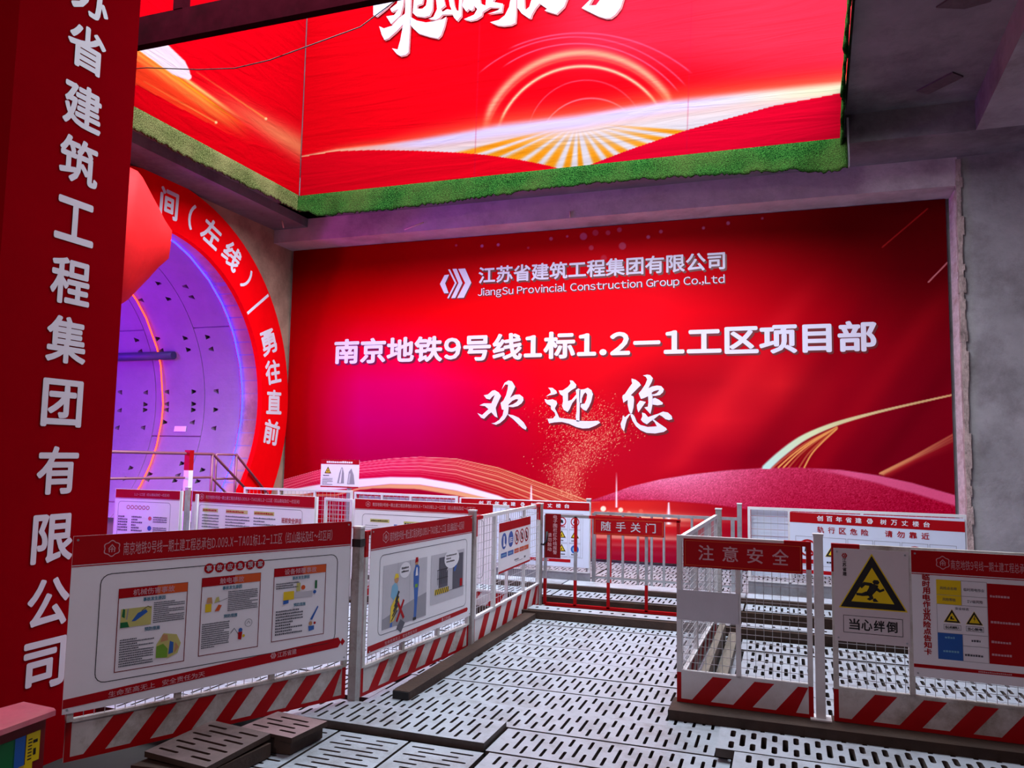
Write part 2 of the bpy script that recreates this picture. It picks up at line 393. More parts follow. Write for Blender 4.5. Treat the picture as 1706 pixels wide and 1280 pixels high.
# ================================================================== printed banners
def bake_print(name, fr, W, H, nu, nv, color_fn, to_px, m, gain=1.0, bulge=None, keep=None):
    """a flat printed banner: a fine grid of coloured cells carrying the printed artwork"""
    uu = np.linspace(0, W, nu + 1); vv = np.linspace(0, H, nv + 1)
    U, V = np.meshgrid(uu, vv)
    O = np.array(fr.O); Pw = O + U[..., None] * np.array(fr.U) + V[..., None] * np.array(fr.V)
    px, py = to_px(Pw)
    col = color_fn(px, py)                       # sRGB 0..255
    c = np.clip(col, 0, 255) / 255.0
    lin = np.where(c <= 0.04045, c / 12.92, ((c + 0.055) / 1.055) ** 2.4)
    lin = lin * gain
    if bulge is not None: Pw = Pw + np.array(fr.N) * bulge(U, V)[..., None]
    me = bpy.data.meshes.new(name)
    idx = np.arange((nu + 1) * (nv + 1)).reshape(nv + 1, nu + 1)
    cc = (U[:-1, :-1] + W / nu / 2, V[:-1, :-1] + H / nv / 2)
    quads = np.stack([idx[:-1, :-1], idx[:-1, 1:], idx[1:, 1:], idx[1:, :-1]], -1)
    quads = quads[keep(*cc)] if keep else quads.reshape(-1, 4)
    me.from_pydata((Pw.reshape(-1, 3) - O).tolist(), [], quads.tolist())
    ca = me.color_attributes.new('print', 'FLOAT_COLOR', 'POINT')
    ca.data.foreach_set('color', np.concatenate([lin.reshape(-1, 3), np.ones((lin.size // 3, 1))], 1).astype(np.float32).ravel())
    me.materials.append(m); me.update()
    me.polygons.foreach_set('use_smooth', [True] * len(me.polygons))
    o = bpy.data.objects.new(name, me); C.objects.link(o); o.location = fr.O
    return o
Rn, Un, Fn = np.array(RX), np.array(UX), np.array(FW)
def to_px(P):
    d = P - np.array([0, 0, CAM_H]); z = d @ Fn
    return 853 + FPX * (d @ Rn) / z, 640 - FPX * (d @ Un) / z
def interp(x, pts):
    pts = sorted(pts); return np.interp(x, [p[0] for p in pts], [p[1] for p in pts])
def sm(e0, e1, x): t = np.clip((x - e0) / (e1 - e0), 0, 1); return t * t * (3 - 2 * t)
def over(col, a, rgb): a = np.asarray(a)[..., None]; return col * (1 - a) + np.array(rgb, float) * a
def seg_dist(px, py, pts):
    """distance to a polyline and the running parameter along it"""
    best = np.full(px.shape, 1e9); par = np.zeros(px.shape); n = len(pts) - 1
    for i in range(n):
        (ax, ay), (bx, by) = pts[i], pts[i + 1]; dx, dy = bx - ax, by - ay
        t = np.clip(((px - ax) * dx + (py - ay) * dy) / (dx * dx + dy * dy), 0, 1)
        d = np.hypot(px - ax - t * dx, py - ay - t * dy); k = d < best
        best = np.where(k, d, best); par = np.where(k, (i + t) / n, par)
    return best, par
def curve(pts, n=10):
    """smooth a coarse polyline (Catmull-Rom)"""
    P = [pts[0]] + list(pts) + [pts[-1]]; out = []
    for i in range(1, len(P) - 2):
        for k in range(n):
            t = k / n; a, b_, c, d = P[i - 1], P[i], P[i + 1], P[i + 2]
            out.append(tuple(0.5 * (2 * b_[j] + (c[j] - a[j]) * t + (2 * a[j] - 5 * b_[j] + 4 * c[j] - d[j]) * t * t + (3 * b_[j] - a[j] - 3 * c[j] + d[j]) * t ** 3) for j in (0, 1)))
    return out + [pts[-1]]

rngp = np.random.default_rng(4)
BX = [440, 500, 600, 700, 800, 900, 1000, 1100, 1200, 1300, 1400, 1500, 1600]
BT = {  # print colours; magenta tunnel light is painted in at the lower left
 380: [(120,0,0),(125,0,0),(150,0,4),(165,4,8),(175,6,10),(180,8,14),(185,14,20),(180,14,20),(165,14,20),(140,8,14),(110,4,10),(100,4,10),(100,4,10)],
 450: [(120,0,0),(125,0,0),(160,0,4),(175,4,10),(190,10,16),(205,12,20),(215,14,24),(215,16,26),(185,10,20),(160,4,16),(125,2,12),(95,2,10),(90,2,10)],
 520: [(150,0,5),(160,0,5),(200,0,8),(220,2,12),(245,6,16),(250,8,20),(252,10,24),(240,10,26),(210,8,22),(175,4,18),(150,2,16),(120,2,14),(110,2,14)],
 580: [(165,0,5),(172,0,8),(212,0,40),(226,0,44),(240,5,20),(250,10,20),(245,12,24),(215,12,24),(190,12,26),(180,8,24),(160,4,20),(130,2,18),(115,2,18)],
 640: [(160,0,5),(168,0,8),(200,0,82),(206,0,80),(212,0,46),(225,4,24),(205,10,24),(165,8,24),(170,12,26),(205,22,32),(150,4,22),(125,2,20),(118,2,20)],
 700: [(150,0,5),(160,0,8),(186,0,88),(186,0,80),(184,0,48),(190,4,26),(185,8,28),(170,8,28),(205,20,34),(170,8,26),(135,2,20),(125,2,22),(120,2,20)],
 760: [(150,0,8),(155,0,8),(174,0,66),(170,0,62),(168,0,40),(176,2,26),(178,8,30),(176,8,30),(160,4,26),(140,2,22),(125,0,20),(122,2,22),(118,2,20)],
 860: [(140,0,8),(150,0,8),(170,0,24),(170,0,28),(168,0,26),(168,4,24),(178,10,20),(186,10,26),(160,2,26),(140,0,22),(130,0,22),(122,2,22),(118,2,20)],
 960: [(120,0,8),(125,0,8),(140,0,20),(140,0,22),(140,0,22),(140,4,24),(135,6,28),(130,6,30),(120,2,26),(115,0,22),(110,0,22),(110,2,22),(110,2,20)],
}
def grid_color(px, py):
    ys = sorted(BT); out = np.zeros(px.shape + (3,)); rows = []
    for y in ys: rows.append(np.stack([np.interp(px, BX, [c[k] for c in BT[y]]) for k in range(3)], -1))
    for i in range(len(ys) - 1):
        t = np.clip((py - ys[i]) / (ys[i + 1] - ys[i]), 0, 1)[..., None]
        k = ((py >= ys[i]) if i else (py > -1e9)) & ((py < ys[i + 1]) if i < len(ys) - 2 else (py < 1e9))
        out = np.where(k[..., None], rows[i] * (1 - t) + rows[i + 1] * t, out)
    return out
def paint_back(px, py):
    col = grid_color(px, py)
    # soft diagonal folds of the printed silk
    d = (px - 1290) * 0.80 + (py - 620) * 0.6
    for c, wd, a, rgb in ((-40, 22, .35, (236, 30, 40)), (60, 26, .30, (96, 0, 14)), (150, 20, .25, (206, 16, 30)), (-250, 40, .22, (255, 30, 40)), (230, 16, .3, (88, 0, 12))):
        col = over(col, a * np.exp(-((d - c) / wd) ** 2) * sm(430, 560, py) * (1 - sm(770, 800, py)) * sm(1000, 1150, px), rgb)
    # bundle of arcs, lower left
    top = interp(px, [(470, 800), (520, 786), (560, 776), (600, 770), (650, 764), (700, 761), (760, 764), (830, 779), (880, 797), (930, 815), (985, 836)])
    bot = interp(px, [(470, 830), (520, 812), (560, 803), (600, 798), (650, 795), (700, 796), (760, 806), (830, 830), (880, 850), (930, 872), (985, 900)])
    t = (py - top) / np.maximum(bot - top, 1)
    inside = ((t > 0) & (t < 1)).astype(float) * (px < 1000) * (px > 470)
    warm = sm(640, 860, px)[..., None]
    hi = np.array([255, 130, 150]) * (1 - warm) + np.array([230, 168, 116]) * warm
    lo = np.array([205, 8, 60]) * (1 - warm) + np.array([176, 20, 28]) * warm
    s = np.zeros(px.shape)
    for c, wd, a in ((.02, .018, 1), (.09, .016, .7), (.15, .02, .9), (.22, .016, .6), (.29, .025, .9), (.36, .02, .5), (.45, .03, .95), (.53, .02, .45), (.62, .03, .8), (.72, .02, .4), (.82, .02, .35)):
        s = np.maximum(s, a * np.exp(-((t - c) / wd) ** 2))
    band = lo * (1 - s[..., None]) + hi * s[..., None]
    col = col * (1 - inside[..., None]) + band * inside[..., None]
    # white sash, orange sash and dark fold under the arcs
    def sash(col, t0, t1, rgb, soft=1.5):
        a = interp(px, t0); b_ = interp(px, t1)
        k = sm(-soft, soft, py - a) * (1 - sm(-soft, soft, py - b_)) * (px < t0[-1][0] + 6)
        return over(col, k, rgb)
    col = sash(col, [(470, 818), (540, 806), (600, 798), (650, 795), (700, 796), (760, 806), (830, 826), (860, 838)], [(470, 830), (540, 818), (600, 812), (650, 807), (700, 808), (760, 818), (830, 836), (860, 846)], (240, 226, 240))
    col = sash(col, [(560, 824), (600, 812), (650, 807), (700, 808), (760, 818), (830, 834)], [(560, 826), (600, 816), (650, 814), (700, 816), (760, 826), (830, 840)], (228, 160, 110))
    col = sash(col, [(560, 828), (620, 814), (690, 815), (760, 826), (800, 836)], [(560, 860), (620, 850), (690, 850), (760, 850), (800, 850)], (160, 4, 40))
    # hill, lower right
    ht = interp(px, [(985, 834), (1020, 822), (1050, 811), (1100, 799), (1150, 791), (1210, 784), (1270, 780), (1330, 779), (1400, 783), (1460, 792), (1520, 805), (1600, 828)])
    hb = interp(px, [(985, 836), (1020, 834), (1100, 834), (1180, 840), (1250, 850), (1330, 862), (1500, 890), (1600, 900)])
    ins = sm(-1, 1, py - ht) * (1 - sm(-2, 2, py - hb)) * (px > 984)
    tt = np.clip((py - ht) / np.maximum(hb - ht, 1), 0, 1)
    spk = rngp.normal(0, 1, px.shape) * 14
    pink = np.exp(-((px - 1130) / 150) ** 2) * (1 - .55 * tt) + .25 * np.exp(-((px - 1400) / 120) ** 2) * (1 - tt)
    hc = np.stack([168 + 60 * pink + spk, 4 + 110 * pink + spk * .6, 40 + 108 * pink + spk * .8], -1)
    col = col * (1 - ins[..., None]) + hc * ins[..., None]
    a = sm(1330, 1420, px) * sm(-1, 1, py - ht) * (1 - sm(-3, 3, py - ht - interp(px, [(1330, 2), (1400, 8), (1500, 16), (1600, 18)])))
    col = over(col, a * .85, (232, 96, 140))
    # glowing horizon behind the railings
    hz = sm(-2, 3, py - hb) * sm(975, 990, px)
    gx = np.exp(-((px - 1040) / 130.0) ** 2)
    band = np.stack([150 + 60 * gx, 4 + 34 * gx, 26 + 8 * gx], -1)
    for yc, wd, amp, xw in ((862, 9, .9, 110), (872, 5, .5, 90), (895, 6, .75, 170), (908, 4, .35, 170), (922, 5, .2, 150)):
        e = amp * np.exp(-np.where(py < yc + (px - 1000) * .03, ((py - yc - (px - 1000) * .03) / wd) ** 2, ((py - yc - (px - 1000) * .03) / (wd * .45)) ** 2)) * np.exp(-((px - 1060) / xw) ** 2)
        band = band * (1 - e[..., None]) + np.array([252, 206, 160]) * e[..., None]
    dk = sm(872, 935, py)[..., None] * .75; band = band * (1 - dk) + np.array([120, 4, 40]) * dk
    col = col * (1 - hz[..., None]) + band * hz[..., None]
    for cx, cy, r, rgb, aa in ((1005, 848, 4.5, (255, 232, 200), .95), (1034, 850, 4, (255, 226, 190), .95), (1013, 856, 4, (250, 200, 170), .6), (1026, 857, 3, (250, 200, 170), .6), (1048, 856, 4, (250, 190, 150), .6), (1068, 852, 3.5, (240, 120, 90), .5)):
        col = over(col, aa * (1 - sm(r - 1, r + 1, np.hypot(px - cx, py - cy))), rgb)
    # thin vertical flares
    for cx, y0_, y1_, wd in ((885, 808, 834, 2.0), (1027, 788, 846, 1.6), (1114, 838, 874, 4.0)):
        tt = np.clip((py - y0_) / (y1_ - y0_), 0, 1); k = (py > y0_) * (py < y1_)
        col = over(col, k * np.exp(-((px - cx) / (wd * (.25 + .75 * tt))) ** 2), (250, 236, 240))
    # ribbons of light, lower right
    d1, p1 = seg_dist(px, py, curve([(1276, 780), (1300, 758), (1335, 732), (1375, 713), (1420, 698), (1490, 680), (1592, 657)]))
    wd = interp(p1, [(0, 7), (.25, 6.5), (.5, 4.5), (.75, 2.6), (1, 1.6)])
    k = (1 - sm(wd * .6, wd * 1.2, d1)) * (py < ht + 2)
    c1 = np.stack([interp(p1, [(0, 190), (.4, 214), (1, 222)]), interp(p1, [(0, 222), (.4, 220), (1, 170)]), interp(p1, [(0, 212), (.4, 170), (1, 110)])], -1)
    col = col * (1 - k[..., None]) + c1 * k[..., None]
    for q in range(7):
        f = q / 6; pts = curve([(1288 + 52 * f, 779), (1318 + 34 * f, 755 + 2 * f), (1352 + 18 * f, 733 + 4 * f), (1394, 712 + 3 * f)])
        d2, _ = seg_dist(px, py, pts); col = over(col, (.5 + .5 * (q in (1, 2, 6))) * (1 - sm(.7, 2.0, d2)) * (py < ht + 2), (226, 150, 80) if q != 4 else (150, 40, 20))
    for q in range(6):
        f = q / 5; d3, p3 = seg_dist(px, py, [(1466 + 16 * f, 789 + 4 * f), (1520 + 8 * f, 762 + 8 * f), (1592, 722 + 26 * f)])
        col = over(col, (.9 - .75 * f) * (1 - .5 * p3) * (1 - sm(.8, 2.6 + 2 * f, d3)) * (py < ht + 2), (238, 160, 100) if q < 3 else (190, 40, 40))
    for pts, rgb, aa in (([(1470, 412), (1545, 348)], (190, 40, 36), .8), ([(1547, 470), (1584, 432)], (222, 130, 130), .9)):
        d4, _ = seg_dist(px, py, pts); col = over(col, aa * (1 - sm(.6, 1.8, d4)), rgb)
    # gold dust plume and bokeh dots
    gx = px - (960 + (py - 790) * -.12 + 16 * np.sin(py / 22)); den = np.exp(-(gx / (16 + np.clip(830 - py, 0, 140) * .30)) ** 2) * sm(640, 735, py) * (1 - sm(826, 836, py))
    glow = den * sm(720, 800, py) * .35; col = over(col, glow, (214, 120, 86))
    r = rngp.random(px.shape); k = (r < den * .5); br = rngp.random(px.shape)
    aa_ = (k * (.15 + .6 * br ** 2))[..., None]; col = col * (1 - aa_) + np.stack([232 + 20 * br, 140 + 80 * br, 90 + 70 * br], -1) * aa_
    for cx, cy, r_, aa in ((803, 410, 2.5, .8), (830, 408, 2.5, .8), (918, 398, 3, .6), (945, 394, 2, .6), (972, 394, 6, .55), (992, 388, 5, .35), (1013, 388, 4, .4), (1032, 383, 4, .45), (1037, 410, 6, .45), (985, 413, 4, .4), (1080, 395, 3, .7), (1101, 386, 3, .6), (1172, 380, 2.5, .7), (1213, 372, 3, .7), (1270, 364, 2, .6), (760, 409, 2, .5), (880, 413, 2, .4), (1006, 430, 5, .25)):
        col = over(col, aa * (1 - sm(r_ - .8, r_ + .8, np.hypot(px - cx, py - cy))), (206, 150, 190))
    return col
VINYL = mat_print('banner_vinyl', 0.5, 0.12, (0.6, 0.6, 2.5))
fb = Fr((-8.50, 12.0, 0.04), (1, 0, 0), (0, 0, 1))
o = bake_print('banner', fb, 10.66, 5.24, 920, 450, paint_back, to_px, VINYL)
root_b = tag(o, 'huge red welcome banner covering the concrete wall below the roof beams', 'banner')
FB2 = Fr((0, 11.993, 0), (1, 0, 0), (0, 0, 1))
LET = mat('print_lettering_white', srgb(216, 208, 224), 0.42, var=0.02)
LETS = mat('print_lettering_shadow', srgb(104, 0, 14), 0.42, var=0.02)
def px_box(y, lb, rt): a, c_ = onY(*lb, y), onY(*rt, y); return a.x, a.z, c_.x - a.x, c_.z - a.z
def shadowed(bm_, txt, box, bold, dx=0.025, dz=-0.03):
    u, v, w_, h_ = box
    bm_.text(FB2, txt, u + dx, v + dz, w_, h_, -0.004, LETS, bold + .012); bm_.text(FB2, txt, u, v, w_, h_, 0, LET, bold)
b = MB()
shadowed(b, '江苏省建筑工程集团有限公司', px_box(11.993, (797, 473), (1208, 418)), 0.022)
shadowed(b, 'JiangSu Provincial Construction Group Co.,Ltd', px_box(11.993, (796, 497), (1207, 457)), 0.0, .014, -.016)
shadowed(b, '南京地铁9号线1标1.2-1工区项目部', px_box(11.993, (556, 607), (1460, 533)), 0.032)
def brush(bm_, polys, sx, ox, oy, fr, plane, m, ms, dx=0.03, dz=-0.035):
    for P in polys:
        q = [plane(ox + x / sx, (oy + y / sx)) for x, y in P]
        uv = [((p_ - fr.O).dot(fr.U), (p_ - fr.O).dot(fr.V)) for p_ in q]
        bm_.poly(fr, [(u + dx, v + dz) for u, v in uv], -0.004, ms); bm_.poly(fr, uv, 0, m)
LOGO = [[(195,270),(268,262),(205,400),(260,555),(190,558),(122,410)],[(252,182),(280,178),(388,395),(262,638),(238,635),(358,395)],[(320,172),(385,170),(478,395),(365,632),(300,635),(415,395)],[(410,172),(520,165),(618,390),(500,628),(395,632),(520,395)]]
pb = lambda x, y: onY(x, y, 11.993)
brush(b, LOGO, 9.478, 720, 430, FB2, pb, LET, LETS, .015, -.02)
HUAN = [[(200,300),(255,290),(310,240),(345,235),(395,265),(425,310),(375,415),(355,465),(380,590),(345,575),(300,520),(265,545),(205,605),(165,590),(118,530),(180,555),(262,480),(215,440),(145,432),(200,405),(300,405),(345,295),(310,320),(280,355),(235,345)],
 [(430,230),(470,140),(520,108),(565,120),(608,190),(575,265),(540,335),(600,295),(665,290),(710,325),(715,365),(690,405),(640,440),(580,455),(525,450),(522,434),(580,416),(625,388),(650,355),(620,350),(570,372),(520,420),(523,455),(515,540),(470,610),(410,660),(360,682),(300,665),(345,655),(400,620),(445,560),(460,490),(435,485),(418,400),(455,370),(490,300),(510,220),(515,165),(480,160)],
 [(512,545),(580,558),(650,590),(715,650),(755,715),(745,748),(700,725),(640,668),(580,608),(530,570)]]
YING = [[(1035,203),(1090,205),(1140,245),(1147,275),(1115,290),(1060,300),(1000,318),(1068,270),(1063,240)],
 [(988,350),(1030,362),(1090,352),(1140,375),(1150,410),(1120,470),(1150,530),(1178,592),(1330,612),(1450,632),(1560,635),(1680,630),(1706,655),(1650,690),(1560,727),(1480,730),(1400,712),(1300,667),(1210,645),(1120,650),(1045,664),(1025,605),(1095,600),(1128,560),(1118,525),(1070,480),(1068,435),(1020,415),(995,385)],
 [(1168,238),(1220,238),(1290,190),(1322,150),(1312,108),(1352,112),(1397,165),(1390,202),(1330,238),(1290,272),(1290,375),(1338,358),(1398,288),(1402,330),(1345,402),(1310,482),(1285,517),(1235,490),(1212,440),(1225,380),(1222,310),(1185,285)],
 [(1390,235),(1420,212),(1450,225),(1445,330),(1440,450),(1438,640),(1400,640),(1388,580),(1400,520),(1402,400),(1400,300)],
 [(1436,230),(1500,222),(1545,203),(1592,235),(1612,285),(1590,380),(1560,450),(1525,502),(1490,490),(1452,452),(1456,415),(1505,408),(1530,350),(1537,290),(1515,262),(1490,290),(1470,340),(1466,400),(1436,400)]]
NIN = [[(515,205),(580,225),(640,270),(667,315),(620,360),(560,420),(500,480),(545,500),(555,560),(545,680),(520,775),(495,785),(470,730),(450,640),(450,555),(380,602),(362,520),(370,480),(405,460),(470,360),(525,285),(515,245)],
 [(700,155),(770,140),(820,150),(864,200),(845,260),(790,365),(850,335),(930,320),(1000,328),(1044,380),(1030,430),(980,475),(910,490),(858,490),(850,462),(880,464),(930,442),(968,398),(950,393),(880,413),(843,438),(848,475),(858,500),(855,640),(840,720),(822,788),(780,740),(722,680),(780,667),(790,600),(785,495),(720,525),(668,542),(630,450),(680,390),(740,300),(770,220),(750,180)],
 [(690,575),(748,590),(700,655),(625,762),(605,700),(600,640),(650,568)],[(860,535),(900,522),(970,558),(1028,605),(1020,632),(940,644),(858,632)],
 [(370,815),(410,840),(470,785),(495,790),(440,870),(415,960),(390,1070),(345,1010),(333,950),(362,880)],
 [(495,785),(530,790),(565,830),(600,920),(660,968),(780,1000),(930,990),(890,920),(845,880),(872,872),(960,938),(1080,1018),(1096,1045),(1040,1082),(900,1107),(760,1097),(660,1052),(590,992),(530,902),(503,830)],
 [(685,763),(735,778),(785,838),(870,808),(950,783),(1030,748),(1110,763),(1172,820),(1182,872),(1130,888),(1070,872),(1010,822),(970,802),(880,872),(820,912),(765,957),(700,922),(666,880),(690,830)]]
brush(b, HUAN, 7.755, 780, 620, FB2, pb, LET, LETS); brush(b, YING, 7.755, 780, 620, FB2, pb, LET, LETS); brush(b, NIN, 9.846, 1000, 610, FB2, pb, LET, LETS)
o = b.build('lettering', root_b); o['label'] = 'white lettering and chevron emblem'

# the high banner over the opening
def circ3(a, b_, c):
    A = np.array([[2 * (b_[0] - a[0]), 2 * (b_[1] - a[1])], [2 * (c[0] - a[0]), 2 * (c[1] - a[1])]]); r = np.array([b_[0]**2 + b_[1]**2 - a[0]**2 - a[1]**2, c[0]**2 + c[1]**2 - a[0]**2 - a[1]**2])
    x, y = np.linalg.solve(A, r); return x, y, math.hypot(x - a[0], y - a[1])
def paint_high(px, py):
    col = np.zeros(px.shape + (3,)) + np.array([238, 4, 20])
    col = over(col, sm(820, 1000, px) * sm(700, 300, py) * (1 - sm(60, 150, py)) * .9, (246, 40, 66)); col = over(col, sm(1100, 1300, px) * (1 - sm(60, 190, py)) * .5, (240, 60, 80))
    col = over(col, .35 * sm(1000, 1420, px) * (1 - sm(120, 190, py)), (230, 24, 48))
    line_y = interp(px, [(500, 262), (560, 252), (640, 245), (700, 239), (780, 227), (830, 218), (960, 203), (1100, 180), (1250, 163), (1415, 146), (1440, 143)])
    above = py < line_y
    for tri, wd, rgb, aa in ((((805, 212), (970, 88), (1120, 172)), 6.5, (255, 150, 118), .95), (((830, 212), (985, 111), (1096, 176)), 2.6, (255, 190, 150), .95), (((812, 212), (975, 97), (1113, 174)), 2, (250, 90, 70), .6),
                             (((880, 214), (985, 134), (1062, 182)), 1.0, (252, 90, 120), .6), (((905, 212), (990, 164), (1042, 184)), 1.2, (255, 120, 150), .8), (((800, 120), (1000, 65), (1140, 140)), 1.1, (255, 80, 116), .8), (((850, 80), (1000, 57), (1150, 120)), 1.2, (255, 90, 130), .7), (((840, 110), (1000, 76), (1128, 150)), 1.1, (255, 90, 126), .8)):
        x, y, r = circ3(*tri); d = np.abs(np.hypot(px - x, py - y) - r); edge = sm(tri[0][0] - 6, tri[0][0] + 12, px) * (1 - sm(tri[2][0] - 8, tri[2][0] + 6, px))
        col = over(col, aa * np.exp(-(d / wd) ** 2) * above * edge, rgb)
    # hills and fan of rays
    h1 = interp(px, [(500, 262), (560, 252), (620, 250), (690, 251), (760, 254), (810, 258), (870, 267), (910, 275), (950, 286), (980, 296)])
    h2 = interp(px, [(940, 292), (965, 282), (1000, 268), (1050, 249), (1100, 232), (1140, 218), (1200, 201), (1290, 176), (1360, 163), (1440, 147)])
    fan = (py > line_y) & (py < np.where(px < 955, h1, h2))
    ang = np.degrees(np.arctan2(py - 203, px - 962))
    st = np.zeros(px.shape)
    for c, wd in ((20, 3), (33, 4), (47, 4.5), (64, 6), (86, 4), (103, 5), (122, 6), (138, 4.5), (150, 4), (158, 2.2), (164, 1.8), (12, 2), (6, 1.5)):
        st = np.maximum(st, np.exp(-((ang - c) / wd) ** 4))
    rad = sm(8, 60, np.hypot((px - 962) * .35, py - 203))
    fc = np.array([218, 200, 204]) * (1 - (st * rad)[..., None]) + np.array([236, 140, 20]) * (st * rad)[..., None]
    col = np.where(fan[..., None], fc, col)
    below = (py >= np.where(px < 955, h1, h2)) & (py > line_y)
    col = np.where(below[..., None], np.array([228, 4, 26]), col)
    col = over(col, below * (px > 955) * .6, (222, 6, 50))
    # the bright band over the hills
    hw = interp(px, [(500, 2), (560, 3.5), (640, 5), (700, 8), (830, 11), (960, 12), (1100, 11), (1250, 11), (1415, 11)])
    d = py - line_y
    k = np.exp(-(np.abs(d) / hw) ** 3)
    glow = np.exp(-(np.abs(d + hw * .8) / (hw * 1.9)) ** 2) * sm(500, 600, px)
    col = over(col, glow * .55 * (~below), (255, 110, 60))
    warm = sm(1100, 1380, px)[..., None]; bc = np.array([212, 190, 224]) * (1 - warm) + np.array([220, 206, 172]) * warm
    wl = (1 - sm(540, 720, px))[..., None]; bc = bc * (1 - wl) + np.array([255, 170, 130]) * wl
    k = (k * (~((px < 955) & (py > h1))) * (~((px >= 955) & (py > h2))))[..., None]
    col = col * (1 - k) + bc * k
    for sx in (796, 1148):                        # welded seams of the vinyl
        col = over(col, .35 * np.exp(-((px - sx - (py - 130) * -.035) / .9) ** 2), (196, 20, 60))
    return col
VINYL2 = mat_print('banner_vinyl_creased', 0.42, 0.55, (0.5, 1.0, 5.0))
fh = Fr((-7.40, UY - 0.03, 5.60), (1, 0, 0), (0, 0, 1))
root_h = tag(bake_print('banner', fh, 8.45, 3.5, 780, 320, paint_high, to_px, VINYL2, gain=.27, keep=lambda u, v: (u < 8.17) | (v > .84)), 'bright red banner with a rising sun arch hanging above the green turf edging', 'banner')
def paint_left(px, py):
    col = np.zeros(px.shape + (3,)) + np.array([238, 2, 20])
    lower = interp(px, [(230, 104), (300, 140), (400, 196), (470, 240), (505, 262)])
    upper = interp(px, [(230, 70), (330, 112), (400, 150), (460, 184), (505, 206)])
    t = (py - upper) / np.maximum(lower - upper, 1)
    g = np.exp(-((t - .75) / .42) ** 2) * sm(300, 480, px); col = over(col, g * .8, (255, 150, 96))
    g2 = (py > interp(px, [(230, 92), (320, 140), (420, 204), (505, 258)])) * (py < interp(px, [(230, 142), (330, 196), (430, 250), (505, 292)])); col = over(col, g2 * (1 - sm(300, 430, px)) * .8, (250, 70, 30))
    for y0_, wd, rgb in ((84, 4, (250, 190, 110)), (92, 3, (240, 150, 30)), (99, 5, (255, 150, 60)), (108, 6, (250, 110, 50))):
        l = y0_ + (px - 243) * .72; col = over(col, np.exp(-((py - l) / wd) ** 2) * (1 - sm(330, 430, px)), rgb)
    # white slip with a rounded tip
    d, p_ = seg_dist(px, py, [(200, 32), (298, 113), (314, 128)]); w_ = interp(p_, [(0, 24), (.5, 15), (.85, 9), (1, 5)])
    col = over(col, 1 - sm(w_ - 1, w_ + 1, d), (246, 214, 226))
    for pts in ([(240, 136), (360, 204)], [(328, 120), (443, 198)]):
        d, p_ = seg_dist(px, py, pts); col = over(col, .85 * np.exp(-(d / 1.3) ** 2) * (.35 + .65 * p_), (255, 150, 70))
    for cx, cy in ((360, 204), (443, 198)): col = over(col, 1 - sm(1.5, 3, np.hypot(px - cx, py - cy)), (255, 200, 140))
    return col
fl = Fr((-7.42, 5.25, 5.70), (0, 1, 0), (0, 0, 1))
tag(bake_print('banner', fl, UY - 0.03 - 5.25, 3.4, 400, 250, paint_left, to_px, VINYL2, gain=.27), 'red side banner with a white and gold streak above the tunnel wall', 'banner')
LETH = mat('print_lettering_high', srgb(128, 120, 134), 0.5, var=.02, spec=.0)
# cut brush lettering at the top of the high banner
FH = Fr((0, UY - 0.06, 0), (1, 0, 0), (0, 0, 1)); ph = lambda x, y: onY(x, y, UY - 0.06)
up = lambda P, y=-420: [(x, y if v <= 0 else v) for x, v in P]
CHENG = [[(143,50),(143,165),(180,180),(290,90),(430,0),(250,0)],[(400,40),(430,0),(482,0),(470,60),(440,170),(338,264),(285,178),(370,165),(420,100),(345,132),(328,96)],
 [(495,0),(556,0),(552,180),(545,300),(530,570),(500,600),(440,614),(400,590),(348,528),(410,540),(440,430),(470,265),(490,150)],
 [(208,286),(260,310),(350,280),(420,200),(490,150),(470,265),(400,340),(310,420),(265,437),(235,380)],
 [(550,185),(620,225),(720,245),(820,230),(900,210),(944,183),(920,290),(885,385),(850,420),(760,402),(640,366),(580,310),(543,262)],
 [(590,0),(575,140),(610,175),(700,187),(760,170),(790,110),(797,0),(740,0),(720,60),(680,95),(625,97),(625,60),(680,40),(700,0)],
 [(820,0),(835,40),(840,100),(800,185),(745,207),(830,217),(870,195),(900,160),(1010,155),(1025,190),(1060,230),(1107,175),(1110,70),(1122,0),(1085,0),(1075,120),(1050,110),(1030,60),(1010,0),(960,0),(980,60),(1000,110),(950,100),(900,130),(880,100),(930,60),(900,0)],
 [(1113,60),(1160,127),(1190,95),(1210,117),(1240,100),(1245,60),(1280,100),(1245,160),(1133,210),(1200,227),(1270,212),(1330,172),(1340,130),(1420,80),(1530,85),(1510,110),(1395,152),(1550,132),(1562,40),(1450,20),(1500,0),(1380,0),(1370,60),(1320,40),(1300,0),(1150,0)]]
LANG = [[(225,0),(287,0),(282,180),(275,270),(220,297),(130,307),(60,300),(-25,263),(80,235),(150,180),(200,80)],[(298,0),(377,0),(385,100),(400,115),(440,80),(480,0),(905,0),(850,80),(760,167),(700,150),(618,124),(650,105),(560,40),(510,100),(470,170),(455,217),(430,215),(350,160),(298,90)],
 [(1215,0),(1058,95),(1150,140),(1250,190),(1340,217),(1400,214),(1460,170),(1520,90),(1568,0),(1320,0),(1230,60),(1145,65)]]
b = MB()
brush(b, [up(P, -60) for P in CHENG], 6.562, 600, 0, FH, ph, LETH, LETS, .02, -.02); brush(b, [up(P, -60) for P in LANG], 7.108, 820, 0, FH, ph, LETH, LETS, .02, -.02)
o = b.build('lettering', root_h); o['label'] = 'white brush-style lettering'

